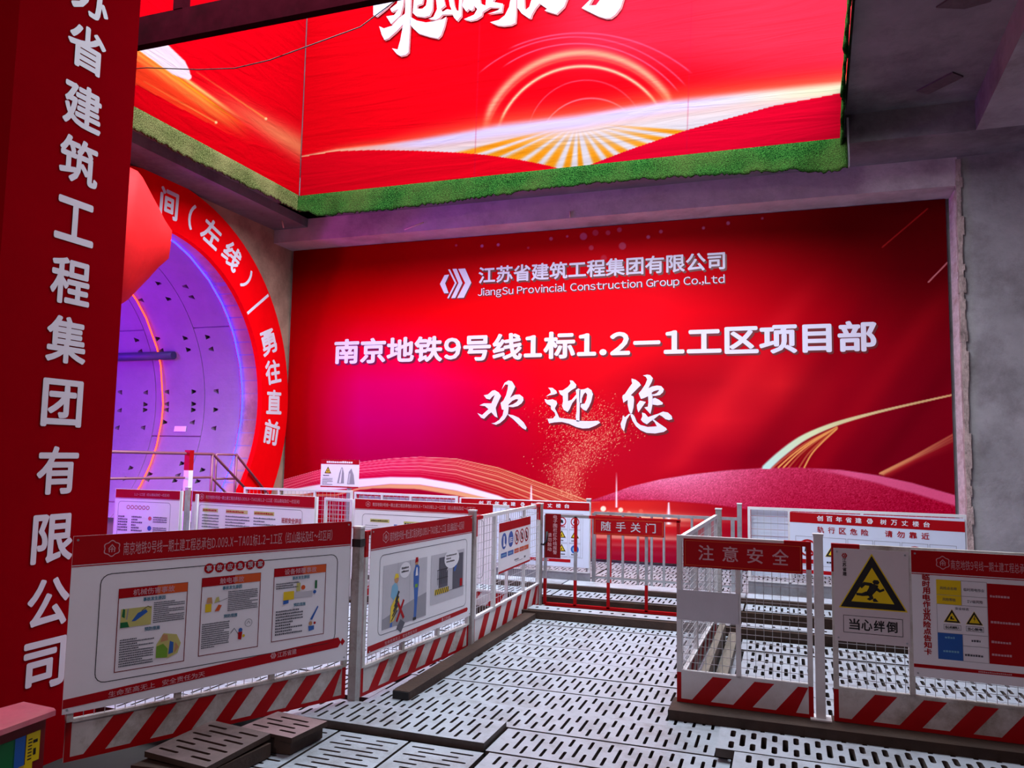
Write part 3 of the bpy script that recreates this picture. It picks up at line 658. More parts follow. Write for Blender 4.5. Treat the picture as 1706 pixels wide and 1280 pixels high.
# ================================================================== turf edging, strut, cable, ceiling plates
def mat_turf(name, dark, light, old):
    m = bpy.data.materials.new(name); m.use_nodes = True; nt = m.node_tree; N = nt.nodes; L = nt.links; b_ = N['Principled BSDF']
    tc = N.new('ShaderNodeTexCoord')
    def nz(s, d): n = N.new('ShaderNodeTexNoise'); n.inputs['Scale'].default_value = s; n.inputs['Detail'].default_value = d; L.new(tc.outputs['Object'], n.inputs['Vector']); return n
    a, c = nz(70, 3), nz(1.4, 5)
    r1 = N.new('ShaderNodeValToRGB'); r1.color_ramp.elements[0].position = .36; r1.color_ramp.elements[1].position = .66
    r1.color_ramp.elements[0].color = dark; r1.color_ramp.elements[1].color = light; L.new(a.outputs['Fac'], r1.inputs['Fac'])
    r2 = N.new('ShaderNodeValToRGB'); r2.color_ramp.elements[0].position = .42; r2.color_ramp.elements[1].position = .7
    r2.color_ramp.elements[0].color = (0, 0, 0, 1); r2.color_ramp.elements[1].color = (.6, .6, .6, 1); L.new(c.outputs['Fac'], r2.inputs['Fac'])
    mx = N.new('ShaderNodeMix'); mx.data_type = 'RGBA'; L.new(r2.outputs['Color'], mx.inputs[0]); L.new(r1.outputs['Color'], mx.inputs[6]); mx.inputs[7].default_value = old
    L.new(mx.outputs[2], b_.inputs['Base Color']); b_.inputs['Roughness'].default_value = .9; b_.inputs['Specular IOR Level'].default_value = 0
    bp = N.new('ShaderNodeBump'); bp.inputs['Strength'].default_value = 1.0; bp.inputs['Distance'].default_value = .03; L.new(a.outputs['Fac'], bp.inputs['Height']); L.new(bp.outputs['Normal'], b_.inputs['Normal'])
    return m
TURF = mat_turf('artificial_turf', srgb(6, 30, 10), srgb(42, 84, 32), srgb(62, 72, 34)); TURF_OLD = mat_turf('artificial_turf_faded', srgb(40, 46, 20), srgb(96, 98, 58), srgb(110, 100, 66)); TURF_T = mat('turf_backing_thread', srgb(150, 196, 120), .9, var=.2, scale=20)
def turf_strip(fr, L_, top_fn, bot_fn, fold, nu=260, nv=9, seed=1, thick=.025, m=None):
    """hanging strip of turf: wavy sheet with a ragged hem and a real back face"""
    b_ = MB(); rr = random.Random(seed); k = b_.mi(m or TURF); i0 = 0
    ph_ = [rr.uniform(0, 6.28) for _ in range(8)]
    rag = [rr.uniform(-.02, .02) for _ in range(nu + 1)]
    for side in (0, 1):
        for j in range(nv + 1):
            for i in range(nu + 1):
                u = L_ * i / nu; t = j / nv
                v = bot_fn(u) + rag[i] * (1 - t) * (1 - t) + t * (top_fn(u) - bot_fn(u))
                n_ = (1 - t) ** .7 * (fold(u) * (.5 + .5 * math.sin(u * 9 + ph_[0]) * math.sin(u * 3.1 + ph_[1])) + .03) + .01 * math.sin(u * 17 + ph_[2]) * (1 - t)
                crease = .018 * math.exp(-((t - .72) / .05) ** 2)
                b_.v.append(tuple(fr.p(u, v, n_ + crease + .02 - side * thick)))
    S = (nu + 1) * (nv + 1)
    idx = lambda s_, j, i: s_ * S + j * (nu + 1) + i
    def q(*f): b_.f.append(f); b_.m.append(k); b_.sm.append(True)
    for j in range(nv):
        for i in range(nu):
            q(idx(0, j, i), idx(0, j, i + 1), idx(0, j + 1, i + 1), idx(0, j + 1, i)); q(idx(1, j + 1, i), idx(1, j + 1, i + 1), idx(1, j, i + 1), idx(1, j, i))
    for i in range(nu):
        q(idx(0, 0, i + 1), idx(0, 0, i), idx(1, 0, i), idx(1, 0, i + 1)); q(idx(0, nv, i), idx(0, nv, i + 1), idx(1, nv, i + 1), idx(1, nv, i))
    for j in range(nv):
        q(idx(0, j, 0), idx(0, j + 1, 0), idx(1, j + 1, 0), idx(1, j, 0)); q(idx(0, j + 1, nu), idx(0, j, nu), idx(1, j, nu), idx(1, j + 1, nu))
    return b_
fr = Fr((-7.40, UY - .04, 0), (1, 0, 0), (0, 0, 1))
bot = lambda u: 5.40 - .05 * math.sin(u * .9 + .4) - .06 * sm(7.0, 8.0, u) + .10 * (1 - sm(0, .5, u)) 
o = turf_strip(fr, 8.20, lambda u: 5.74, bot, lambda u: .05 + .10 * float(sm(6.4, 8.0, u)), seed=2).build('turf_edging', loc=(-7.4, UY - .04, 5.5))
tag(o, 'long green artificial turf strip along the back edge of the roof opening', 'turf edging', None)
fr = Fr((-7.44, 5.25, 0), (0, 1, 0), (0, 0, 1))
o = turf_strip(fr, 5.28, lambda u: 5.76, lambda u: 5.47 + .02 * math.sin(u * 1.7), lambda u: .03, seed=5, m=TURF_OLD).build('turf_edging', loc=(-7.44, 5.25, 5.5))
tag(o, 'pale green artificial turf strip on the tunnel side of the roof opening', 'turf edging')
d_ = Vector((EDGE(4.9) - EDGE(UY), 4.9 - UY, 0)).normalized()
fr = Fr((EDGE(UY) - .01, UY - .04, 0), d_, (0, 0, 1))
fr.N = Vector((-1, 0, 0))
o = turf_strip(fr, 5.3, lambda u: 6.44, lambda u: 5.98 - .36 * float(1 - sm(0, .8, u)) + .02 * math.sin(u * 5), lambda u: .03, nu=200, seed=9).build('turf_edging', loc=(EDGE(UY), UY - .04, 6.2))
tag(o, 'dark green turf strip with a curled hem on the right edge of the roof opening', 'turf edging')
b = MB(); b.slab(Fr((.815, UY - .06, 0), (0, 1, 0), (0, 0, 1)), 0, 5.36, .05, 6.0, -.01, .012, P_LGREY)
tag(b.build('edge_board', loc=(.815, UY - .05, 5.36)), 'thin white edge board at the right end of the green turf strip', 'board')
# steel strut across the opening with its stub post
STRUT = mat('strut_oxide_paint', srgb(32, 4, 9), .7, var=.2, dirt=srgb(18, 4, 6), dirt_amt=.7, spec=.0)
b = MB(); y_ = 6.5
b.box((-7.44, y_ - .05, 6.07), (EDGE(6.5) - .02, y_ + .05, 6.09), STRUT); b.box((-7.44, y_ - .05, 6.37), (EDGE(6.5) - .02, y_ + .05, 6.40), STRUT); b.box((-7.44, y_ - .012, 6.09), (EDGE(6.5) - .02, y_ + .012, 6.37), STRUT)
b.box((-7.44, y_ - .05, 6.09), (EDGE(6.5) - .02, y_ - .035, 6.37), STRUT)
so = tag(b.build('steel_strut', loc=(-7.4, y_, 6.1)), 'dark oxide red steel strut crossing the roof opening', 'beam')
b = MB(); b.bar((-6.19, y_, 6.40), (-6.19, y_, 7.6), .12, STRUT); b.build('stub_post', so)
# sagging cable
b = MB(); b.tube([(-7.40, 7.0, 6.17), (-7.13, 7, 6.143), (-6.37, 7, 6.006), (-5.86, 7, 5.944), (-5.38, 7, 5.968), (-4.91, 7, 6.048), (-4.24, 7, 6.162), (-3.82, 7, 6.389), (-3.5, 6.9, 6.47), (-3.3, 6.62, 6.43)], .006, BLACK, 6)
tag(b.build('cable', loc=(-7.4, 7, 6.2)), 'thin black cable sagging across the opening in front of the red banners', 'cable')
PLATE = mat('ceiling_plate_rust', srgb(84, 66, 72), .7, .1, var=.3, scale=9)
for pts, lab in (([(1.547, 10.076), (1.861, 9.695), (1.997, 9.841), (1.688, 10.201)], 'dark rusty plate on the concrete soffit nearer the back beam'), ([(1.45, 8.2), (1.60, 8.0), (1.95, 8.05), (1.923, 8.242), (1.716, 8.304)], 'dark rusty plate on the soffit close beside the right hand beam')):
    b = MB(); b.prism(Fr((0, 0, 6.055), (1, 0, 0), (0, 1, 0)), pts, -.015, .004, PLATE)
    tag(b.build('ceiling_plate', loc=(pts[0][0], pts[0][1], 6.05)), lab, 'plate')
SLV = mat('splinter', srgb(236, 206, 190), .8, var=.1)
for (p0, p1), lab in ((((-8.05, 11.0, 5.52), (-8.03, 11.02, 5.40)), 'short pale wire stub hanging under the left beam'), (((-5.95, 11.45, 5.33), (-5.60, 11.44, 5.42)), 'pale wire tie sticking out of the back beam below the turf'), (((-3.1, 11.455, 5.30), (-3.1, 11.45, 5.39)), 'small pale wire stub on the lower edge of the back beam')):
    b = MB(); b.tube([p0, p1], .012, SLV, 5); tag(b.build('wire_stub', loc=p0), lab, 'wire')

# ================================================================== tunnel portal, lights, duct, stairs
RINGRED = mat('portal_red_cloth', srgb(238, 4, 14), .6, var=.05, scale=3, bump=.1, spec=.0)
b = MB(); xr = WX + .09; R0, R1 = 2.447, 3.19
fr = Fr((xr, TY, TZ), (0, 1, 0), (0, 0, 1))
for k in range(96):
    a, c = 2 * math.pi * k / 96, 2 * math.pi * (k + 1) / 96
    q = [(R0 * math.cos(a), R0 * math.sin(a)), (R1 * math.cos(a), R1 * math.sin(a)), (R1 * math.cos(c), R1 * math.sin(c)), (R0 * math.cos(c), R0 * math.sin(c))]
    b.face([fr.p(*v, 0) for v in q], RINGRED); b.face([fr.p(*v, -.09) for v in q][::-1], RINGRED)
    for m_, n_ in ((0, 3), (1, 2)): b.face([fr.p(*q[m_], 0), fr.p(*q[n_], 0), fr.p(*q[n_], -.09), fr.p(*q[m_], -.09)], RINGRED)
ro = tag(b.build('portal_ring', loc=(xr, TY, TZ)), 'red ring with white characters round the mouth of the bored tunnel', 'ring')
b = MB()
def arc_char(ch, ang, h, w_, up_out=True):
    a = math.radians(ang); r = 2.815 if up_out else 2.78
    e = Vector((0, math.cos(a), math.sin(a))); t = Vector((0, math.sin(a), -math.cos(a)))   # e outward, t clockwise
    if up_out: f2 = Fr(Vector((xr + .004, TY, TZ)) + e * (r - h / 2), t, e)
    else: f2 = Fr(Vector((xr + .004, TY, TZ)) + e * r - (-t) * (h / 2) * 1.0, e, -t)
    b.text(f2, ch, -w_ / 2, 0, w_, h, 0, LET, .03)
for ch, a_, w_, h_ in (('间', 88.3, .36, .44), ('（', 78.9, .12, .42), ('左', 69.3, .42, .42), ('线', 57.9, .42, .42), ('）', 47.6, .12, .42)): arc_char(ch, a_, h_, w_)
arc_a = math.radians(38); e = Vector((0, math.cos(arc_a), math.sin(arc_a))); t = Vector((0, math.sin(arc_a), -math.cos(arc_a)))
b.poly(Fr(Vector((xr + .004, TY, TZ)), e, t), [(2.47, -.025), (3.15, -.025), (3.15, .025), (2.47, .025)], 0, LET)
for ch, a_ in (('勇', 23.7), ('往', 12.8), ('直', 1.9), ('前', -9.1)): arc_char(ch, a_, .43, .43, False)
o = b.build('lettering', ro); o['label'] = 'white characters'
BLUE_LED = mat_emit('blue_led_tube', (.012, .014, 1, 1), 14.0); ORANGE_LED = mat_emit('orange_led_tube', (1, .05, .005, 1), 4.5)
def led(x, angs, m, lab, r=TR - .03):
    b_ = MB(); P = []
    for a in angs: aa = math.radians(a); P.append((x, TY + r * math.cos(aa), TZ + r * math.sin(aa)))
    b_.tube(P, .013, m, 6); o_ = tag(b_.build('light_strip', loc=P[0]), lab, 'light strip'); return o_
led(-8.98, [110, 98, 85, 72, 64, 52, 42, 36, 28, 16, 6, 0, -6, -16, -24, -33, -42], BLUE_LED, 'glowing blue light strip fixed inside the mouth of the tunnel')
led(-10.72, [100, 90, 78, 66, 55, 45, 37, 24, 17, 1, -6, -16, -24, -33, -42], ORANGE_LED, 'glowing orange light strip deeper inside the tunnel')
PIPE = mat('dark_blue_pipe', srgb(58, 52, 92), .5, var=.1)
b = MB(); a_ = math.radians(21); r_ = TR - .07; b.tube([(x, TY + r_ * math.cos(a_), TZ + r_ * math.sin(a_)) for x in (-10.35, -12, -14, -16.2)], .075, PIPE, 10)
tag(b.build('pipe', loc=(-10.35, TY, TZ)), 'dark pipe running along the tunnel lining across the orange strip', 'pipe')
TAGW = mat('white_label', srgb(226, 220, 236), .5, var=.03)
b = MB(); a_ = math.radians(-9); r_ = TR - .012
e = Vector((0, math.cos(a_), math.sin(a_))); t = Vector((0, -math.sin(a_), math.cos(a_)))
b.slab(Fr(Vector((-10.42, TY, TZ)) + e * r_, (1, 0, 0), t), 0, -.04, .26, .06, -.004, .004, TAGW)
tag(b.build('label_plate', loc=Vector((-10.42, TY, TZ)) + e * r_), 'small white label plate stuck on the tunnel lining', 'label')
# cloth air duct hanging in front of the portal crown
DUCT = mat('red_duct_cloth', srgb(214, 26, 30), .7, spec=.15, var=.08, bump=.35, bscale=5)
b = MB(); axis0 = Vector((-7.3, 7.71, 4.185)); dd = Vector((-.726, -.687, .06)).normalized()
P, Rr = [], []
for t_, r_ in ((-.004, .02), (0, .175), (.10, .30), (.20, .46), (.30, .61), (.40, .76), (.46, .82), (.56, .85), (.8, .86), (1.1, .86)): P.append(axis0 + dd * t_); Rr.append(r_)
b.tube(P, Rr, DUCT, 40)
du = tag(b.build('air_duct', loc=axis0), 'fat red cloth air duct with a tapered end hanging at the tunnel crown', 'duct')
for t_ in (.62, .98):
    q_ = axis0 + dd * t_; b = MB(); b.tube([q_ + Vector((0, 0, .84)), (q_.x, q_.y, 5.53)], .012, STEEL); b.build('hanger', du)

RAILP = mat('rail_maroon', srgb(150, 92, 112), .45, .3, var=.1); 
def handrail(lab, pts_top, pts_mid, posts, striped=()):
    o_ = thing('handrail', lab, 'handrail', (pts_top[0][0], pts_top[0][1], .42))
    b_ = MB(); b_.tube(pts_top, .022, RAILP, 8); b_.build('top_rail', o_)
    b_ = MB(); b_.tube(pts_mid, .018, RAILP, 8); b_.build('middle_rail', o_)
    for p_ in posts:
        b_ = MB(); b_.tube([(p_[0], p_[1], p_[2]), (p_[0], p_[1], p_[3])], .022, RAILP, 8); b_.build('post', o_)
    for p_ in striped:
        b_ = MB(); n_ = 4
        for k in range(n_):
            za, zb = p_[2] + (p_[3] - p_[2]) * k / n_, p_[2] + (p_[3] - p_[2]) * (k + 1) / n_
            b_.bar((p_[0], p_[1], za), (p_[0], p_[1], zb), .09, RED if k % 2 else P_WHITE)
        q = b_.build('post', o_); q['label'] = 'red and white striped post'
    return o_
handrail('pink lit handrail along the tunnel walkway sloping down at the stair', [(-8.3, 6.4, 1.58), (-8.3, 9.885, 1.545), (-8.3, 10.75, .95)], [(-8.3, 6.4, 1.235), (-8.3, 9.87, 1.19), (-8.3, 10.5, .74)], [(-8.3, 6.8, .42, 1.58), (-8.3, 9.87, .42, 1.55), (-8.3, 10.72, .42, .99)], [(-8.27, 9.342, .42, 1.60)])
handrail('second handrail sloping down past the foot of the red ring', [(-8.42, 10.10, .42), (-8.42, 10.10, 1.54), (-8.42, 10.58, 1.535), (-8.42, 11.45, .86)], [(-8.42, 10.10, 1.16), (-8.42, 10.60, 1.15)], [(-8.42, 10.58, .42, 1.535), (-8.42, 11.40, .42, .92)])
b = MB(); b.box((-8.54, 6.2, -.16), (-8.0, 11.9, .42), CONC_D)
o = b.build('walkway_slab'); o['kind'] = 'structure'

# ================================================================== red clad column
CLAD = mat('red_cladding', srgb(138, 1, 14), .6, var=.06, scale=2, spec=.0)
b = MB(); b.box((-5.1, 2.97, -.16), (-3.95, 3.79, 6.06), CLAD)
co = tag(b.build('column', loc=(-4.5, 3.4, 0)), 'tall red clad column lettered with a white vertical company name', 'column')
b = MB(); fr = Fr((-3.945, 3.41, 0), (0, 1, 0), (0, 0, 1))
zz = [('江', 4.73), ('苏', 4.36), ('省', 4.019), ('建', 3.654), ('筑', 3.319), ('工', 2.953), ('程', 2.59), ('集', 2.245), ('团', 1.876), ('有', 1.490), ('限', 1.105), ('公', .744), ('司', .404)]
for ch, z_ in zz:
    h_ = .26 if ch == '工' else .275; b.text(fr, ch, -.135, z_ - h_ / 2, .27, h_, 0, mat('column_lettering', srgb(216, 206, 216), .45, var=.02), .025)
o = b.build('lettering', co); o['label'] = 'white vertical characters'
# equipment box beside the column
bx = thing('recycling_box', 'red box with pink lid and green blue yellow stickers beside the column', 'box', (-3.25, 2.6, -.12))
L0, L1, L2, L3 = (Vector(v) for v in ((-3.357, 2.695, .0), (-3.379, 2.991, .0), (-3.614, 3.014, .0), (-3.62, 2.60, .0)))
Z0 = .35
b = MB(); q = [(-3.375, 2.50), (-3.395, 2.965), (-3.62, 2.985), (-3.66, 2.50)]
b.prism(Fr((0, 0, -.16), (1, 0, 0), (0, 1, 0)), q, 0, .484, mat('box_red', srgb(120, 8, 18), .5, var=.1)); b.build('body', bx)
b = MB(); q = [(-3.34, 2.47), (-3.36, 2.985), (-3.395, 3.005), (-3.615, 3.02), (-3.69, 2.47)]
b.prism(Fr((0, 0, .325), (1, 0, 0), (0, 1, 0)), q, 0, .025, mat('lid_pink', srgb(206, 96, 114), .4, var=.15, dirt=srgb(206, 150, 140), dirt_amt=.5)); o = b.build('lid', bx); o['label'] = 'scuffed pink lid'
f2 = Fr((-3.375, 2.50, 0), (-.02, .465, 0), (0, 0, 1)); f2.N = Vector((1, .043, 0)).normalized()
for k, (u0, u1, v0, v1, m_) in enumerate(((.17, .30, .02, .27, P_DGREEN), (.29, .355, .10, .27, P_BLUE), (.26, .33, -.04, .10, P_BLUE), (.36, .435, .135, .27, P_YEL), (.325, .40, .0, .135, P_YEL))):
    b = MB(); b.slab(f2, u0, v0, u1, v1, .001, .003, m_)
    if m_ is P_YEL:
        for j in range(7): b.rect(f2, u0 + .01, v0 + .015 + j * .015, u0 + .032, v0 + .021 + j * .015, .0035, P_BLACK)
        b.rect(f2, u0 + .04, v0 + .03, u0 + .055, v0 + .06, .0035, P_BLACK); b.rect(f2, u0 + .037, v0 + .085, u0 + .062, v0 + .10, .0035, P_BLACK)
    b.build('sticker', bx)

# ================================================================== barriers
def wire_mesh(b_, fr, u0, v0, u1, v1, pitch, n=0.0, t=.0016, pv=None):
    pv = pv or pitch; nu = max(1, round((u1 - u0) / pitch)); nv = max(1, round((v1 - v0) / pv))
    for i in range(nu + 1):
        u = u0 + (u1 - u0) * i / nu; b_.slab(fr, u - t, v0, u + t, v1, n - t, n + t, WIRE)
    for j in range(nv + 1):
        v = v0 + (v1 - v0) * j / nv; b_.slab(fr, u0, v - t, u1, v + t, n + t, n + 3 * t, WIRE)
def barrier(lab, A, B, z0, z1, kick=.19, mids=(), pitch=.05, stripes=6, soil=False, redend=True, stripe_dir=1, bar_w=.03, border=True, meshpart=True, plain=False, group=None, edge_red=True):
    L_ = math.hypot(B[0] - A[0], B[1] - A[1]); fr = fence_frame(A, B)
    o_ = thing('mesh_barrier', lab, 'barrier', (A[0], A[1], z0), group)
    w_ = bar_w; h = w_ / 2; k1 = z0 + kick; W_ = WHITE_OLD if soil else WHITE
    b_ = MB()
    def vbar(u, za, zb, m): b_.slab(fr, u, za, u + w_, zb, -h, h, m)
    zr = z1 - .17
    for u in (0, L_ - w_):
        vbar(u, k1, zr if redend else z1, W_)
        if redend: vbar(u, zr, z1, W_ if (redend == 'right' and u == 0) else RED)
    if redend:
        b_.slab(fr, w_, z1 - w_, .16, z1, -h, h, W_ if redend == 'right' else RED); b_.slab(fr, .16, z1 - w_, L_ - .16, z1, -h, h, W_); b_.slab(fr, L_ - .16, z1 - w_, L_ - w_, z1, -h, h, RED)
    else: b_.slab(fr, w_, z1 - w_, L_ - w_, z1, -h, h, W_)
    b_.slab(fr, w_, k1 - .004, L_ - w_, k1 + .012, -h, h, W_)
    b_.build('frame', o_)
    for u in mids:
        b_ = MB(); b_.slab(fr, u - w_ / 2, k1, u + w_ / 2, z1 - w_, -h, h, W_); b_.build('upright', o_)
    if meshpart:
        b_ = MB(); wire_mesh(b_, fr, w_, k1 + .012, L_ - w_, z1 - w_, pitch); b_.build('wire_mesh', o_)
    b_ = MB(); b_.slab(fr, 0, z0, L_, k1 - .004, -.006, .006, STEEL if plain else W_)
    for n_ in (() if plain else (.0068, -.0068)):
        if edge_red:
            b_.rect(fr, 0, z0, L_, z0 + .022, n_, RED); b_.rect(fr, 0, z0 + .022, .028, k1 - .004, n_, RED); b_.rect(fr, L_ - .028, z0 + .022, L_, k1 - .004, n_, RED)
        st = (L_ - .06) / stripes; sl = kick * .95 * stripe_dir
        for k in range(stripes):
            u = .05 + st * k + (st * .18 if stripe_dir > 0 else .1)
            wd = st * .46; lo_, hi_ = z0 + .022, k1 - .012
            P = [(u, lo_), (u + wd, lo_), (u + wd + sl * .72, hi_), (u + sl * .72, hi_)]
            lim = L_ - .03
            P = [(min(max(a, .03), lim), c) for a, c in P]
            if P[1][0] - P[0][0] > .01 or P[2][0] - P[3][0] > .01: b_.poly(fr, P, n_, RED)
    o2 = b_.build('kick_board', o_); o2['label'] = 'plain grey board' if plain else 'red and white striped board'
    return o_, fr, L_
def post(lab, x, y, z0, z1, w_=.05, m=None, group=None, band=False):
    o_ = thing('barrier_post', lab, 'post', (x, y, z0), group); b_ = MB(); m = m or STEEL_RUST
    b_.box((x - w_ / 2, y - w_ / 2, z0), (x + w_ / 2, y + w_ / 2, z1), m); b_.build('tube', o_)
    b_ = MB(); b_.box((x - w_ / 2 - .004, y - w_ / 2 - .004, z1), (x + w_ / 2 + .004, y + w_ / 2 + .004, z1 + .012), WHITE); b_.build('cap', o_)
    b_ = MB(); b_.box((x - .06, y - .06, z0), (x + .06, y + .06, z0 + .008), m); b_.build('base_plate', o_)
    if band:
        b_ = MB(); b_.box((x - w_ / 2 - .004, y - w_ / 2 - .004, z1 - .12), (x + w_ / 2 + .004, y + w_ / 2 + .004, z1 - .07), BLACK); b_.build('hinge_clamp', o_)
    return o_

# ------------------------------------------------------------------ signs
HEAD = '南京地铁9号线一期土建工程总承包D.009.X-TA01标1.2-1工区（红山路站及红~红区间）'
E1 = .0012
class Sign(MB):
    """a thin printed board; artwork is laid on its front in board coordinates measured from the lower left corner"""
    def __init__(s, fr, u0, v0, u1, v1, n, base=None, th=.004):
        super().__init__(); s.fr = Fr(fr.p(u0, v0, n + th), fr.U, fr.V); s.W = u1 - u0; s.H = v1 - v0
        s.slab(s.fr, 0, 0, s.W, s.H, -th, 0, base or P_WHITE); s.l = E1
    def R(s, a, b_, c, d, m, k=1): s.rect(s.fr, a, b_, c, d, E1 * k, m)
    def P(s, pts, m, k=1): s.poly(s.fr, pts, E1 * k, m)
    def T(s, t, a, b_, w_, h, m, bold=.015, k=2, **kw): s.text(s.fr, t, a, b_, w_, h, E1 * k, m, bold, **kw)
    def LN(s, pts, w_, m, k=1, close=False): s.line(s.fr, pts, w_, E1 * k, m, close)
    def box_(s, a, b_, c, d, w_, m, k=1): s.LN([(a, b_), (c, b_), (c, d), (a, d)], w_, m, k, True)
    def D(s, u, v, r, m, k=1, ry=None, seg=20): s.disc(s.fr, u, v, r, E1 * k, m, seg, ry)
    def RG(s, u, v, r0, r1, m, k=1): s.ring(s.fr, u, v, r0, r1, E1 * k, m)
    def lines(s, a, b_, c, d, n, m, seed=0, fill=.62, indent=0.0, k=2):
        """rows of small unreadable print"""
        rr = random.Random(seed); st = (d - b_) / n
        for j in range(n):
            v = d - st * (j + 1) + st * (1 - fill) / 2; u = a + (indent if j % 3 == 0 else 0); end = c if rr.random() > .3 else a + (c - a) * rr.uniform(.45, .9)
            while u < end - st * .3:
                wd = st * fill * rr.uniform(.7, 1.05); s.R(u, v, min(u + wd, c), v + st * fill * rr.uniform(.75, 1), m, k); u += wd + st * .16
    def tri(s, u, v, sz, sym=None, k=1):
        """yellow warning triangle, apex up, sz = base width; u, v = centre of the base"""
        h = sz * .88
        def T_(f, m, kk): c = (u, v + h / 3); s.P([(c[0] + (x - c[0]) * f, c[1] + (y - c[1]) * f) for x, y in ((u - sz / 2, v), (u + sz / 2, v), (u, v + h))], m, kk)
        T_(1.06, P_YEL, k); T_(1.0, P_BLACK, k + .5); T_(.66, P_YEL, k + 1)
        if sym: 
            for P_ in sym: s.P([(u + x * sz, v + y * sz) for x, y in P_], P_BLACK, k + 1.6)
    def emblem(s, u, v, r, m, k=2):
        n = 48
        w_ = lambda j, f: (u + r * f * (1 + .09 * math.cos(6 * 2 * math.pi * j / n)) * math.sin(2 * math.pi * j / n), v + r * f * (1 + .09 * math.cos(6 * 2 * math.pi * j / n)) * math.cos(2 * math.pi * j / n))
        for j in range(n): s.P([w_(j, .86), w_(j, .98), w_(j + 1, .98), w_(j + 1, .86)], m, k)
        s.LN([(u - r * .30, v - r * .42), (u - r * .36, v + r * .02), (u, v + r * .46), (u + r * .36, v + r * .02), (u + r * .30, v - r * .42)], r * .12, m, k)
        s.LN([(u, v + r * .12), (u, v - r * .42)], r * .12, m, k); s.LN([(u - r * .2, v - r * .1), (u + r * .2, v - r * .1)], r * .10, m, k)
    def chevrons(s, u, v, h, m, k=2):
        q = h / 2
        for x, wd in ((0, .22), (.18, .1), (.36, .14), (.58, .22)):
            a = u + x * h; w_ = wd * h
            if x == 0: s.P([(a + q * .5, v + q * .7), (a + q * .5 + w_, v + q * .7), (a + w_, v), (a + q * .5 + w_, v - q * .7), (a + q * .5, v - q * .7), (a, v)], m, k)
            else: s.P([(a, v + q), (a + w_, v + q), (a + q * .6 + w_, v), (a + w_, v - q), (a, v - q), (a + q * .6, v)], m, k)
    def done(s, name, lab, cat='sign', group=None, bolts=True):
        o_ = s.build(name, loc=s.fr.O); tag(o_, lab, cat, group)
        if bolts:
            for u, v in ((.02, .02), (s.W - .02, .02), (.02, s.H - .02), (s.W - .02, s.H - .02)):
                b_ = MB(); b_.prism(s.fr, [(u + .006 * math.cos(a * 1.047), v + .006 * math.sin(a * 1.047)) for a in range(6)], E1 * 2.2, .006, STEEL); b_.build('bolt', o_)
        return o_
    def header(s, h, txt=True, tx=(.17, .93), ty=(.22, .72), emb=True, m=None):
        s.R(0, s.H - h, s.W, s.H, P_RED); s.R(0, s.H - h - .010, s.W, s.H - h - .005, P_RED)
        if emb: s.emblem(s.W * (tx[0] - .035) , s.H - h * .5, h * .28, m or P_FADED)
        if txt: s.T(HEAD, s.W * tx[0], s.H - h + h * ty[0], s.W * (tx[1] - tx[0]), h * (ty[1] - ty[0]), m or P_FADED, .004)

BLT = [[(.03,.62),(-.06,.36),(.01,.36),(-.03,.16),(.07,.42),(0,.42),(.07,.62)]]
RUN = [[(0.027, 0.479), (0.09, 0.479), (0.114, 0.446), (0.09, 0.407), (0.027, 0.407), (0.002, 0.446)], [(-0.031, 0.426), (0.094, 0.39), (0.07, 0.31), (-0.012, 0.213), (-0.109, 0.242), (-0.056, 0.341)], [(-0.002, 0.426), (-0.133, 0.436), (-0.196, 0.363), (-0.165, 0.324), (-0.109, 0.383), (-0.027, 0.373)], [(0.065, 0.373), (0.119, 0.32), (0.177, 0.349), (0.186, 0.31), (0.109, 0.276), (0.041, 0.32)], [(-0.099, 0.281), (-0.027, 0.218), (-0.153, 0.199), (-0.249, 0.208), (-0.254, 0.247), (-0.165, 0.247)], [(-0.085, 0.232), (-0.007, 0.237), (0.017, 0.169), (-0.046, 0.131), (-0.09, 0.155), (-0.046, 0.189)], [(0.0, 0.155), (0.041, 0.179), (0.09, 0.121), (0.012, 0.116)]]
DOT = [[(-.08,.2),(.08,.2),(.1,.3),(.02,.36),(.04,.46),(-.04,.46),(-.03,.36),(-.1,.3)]]

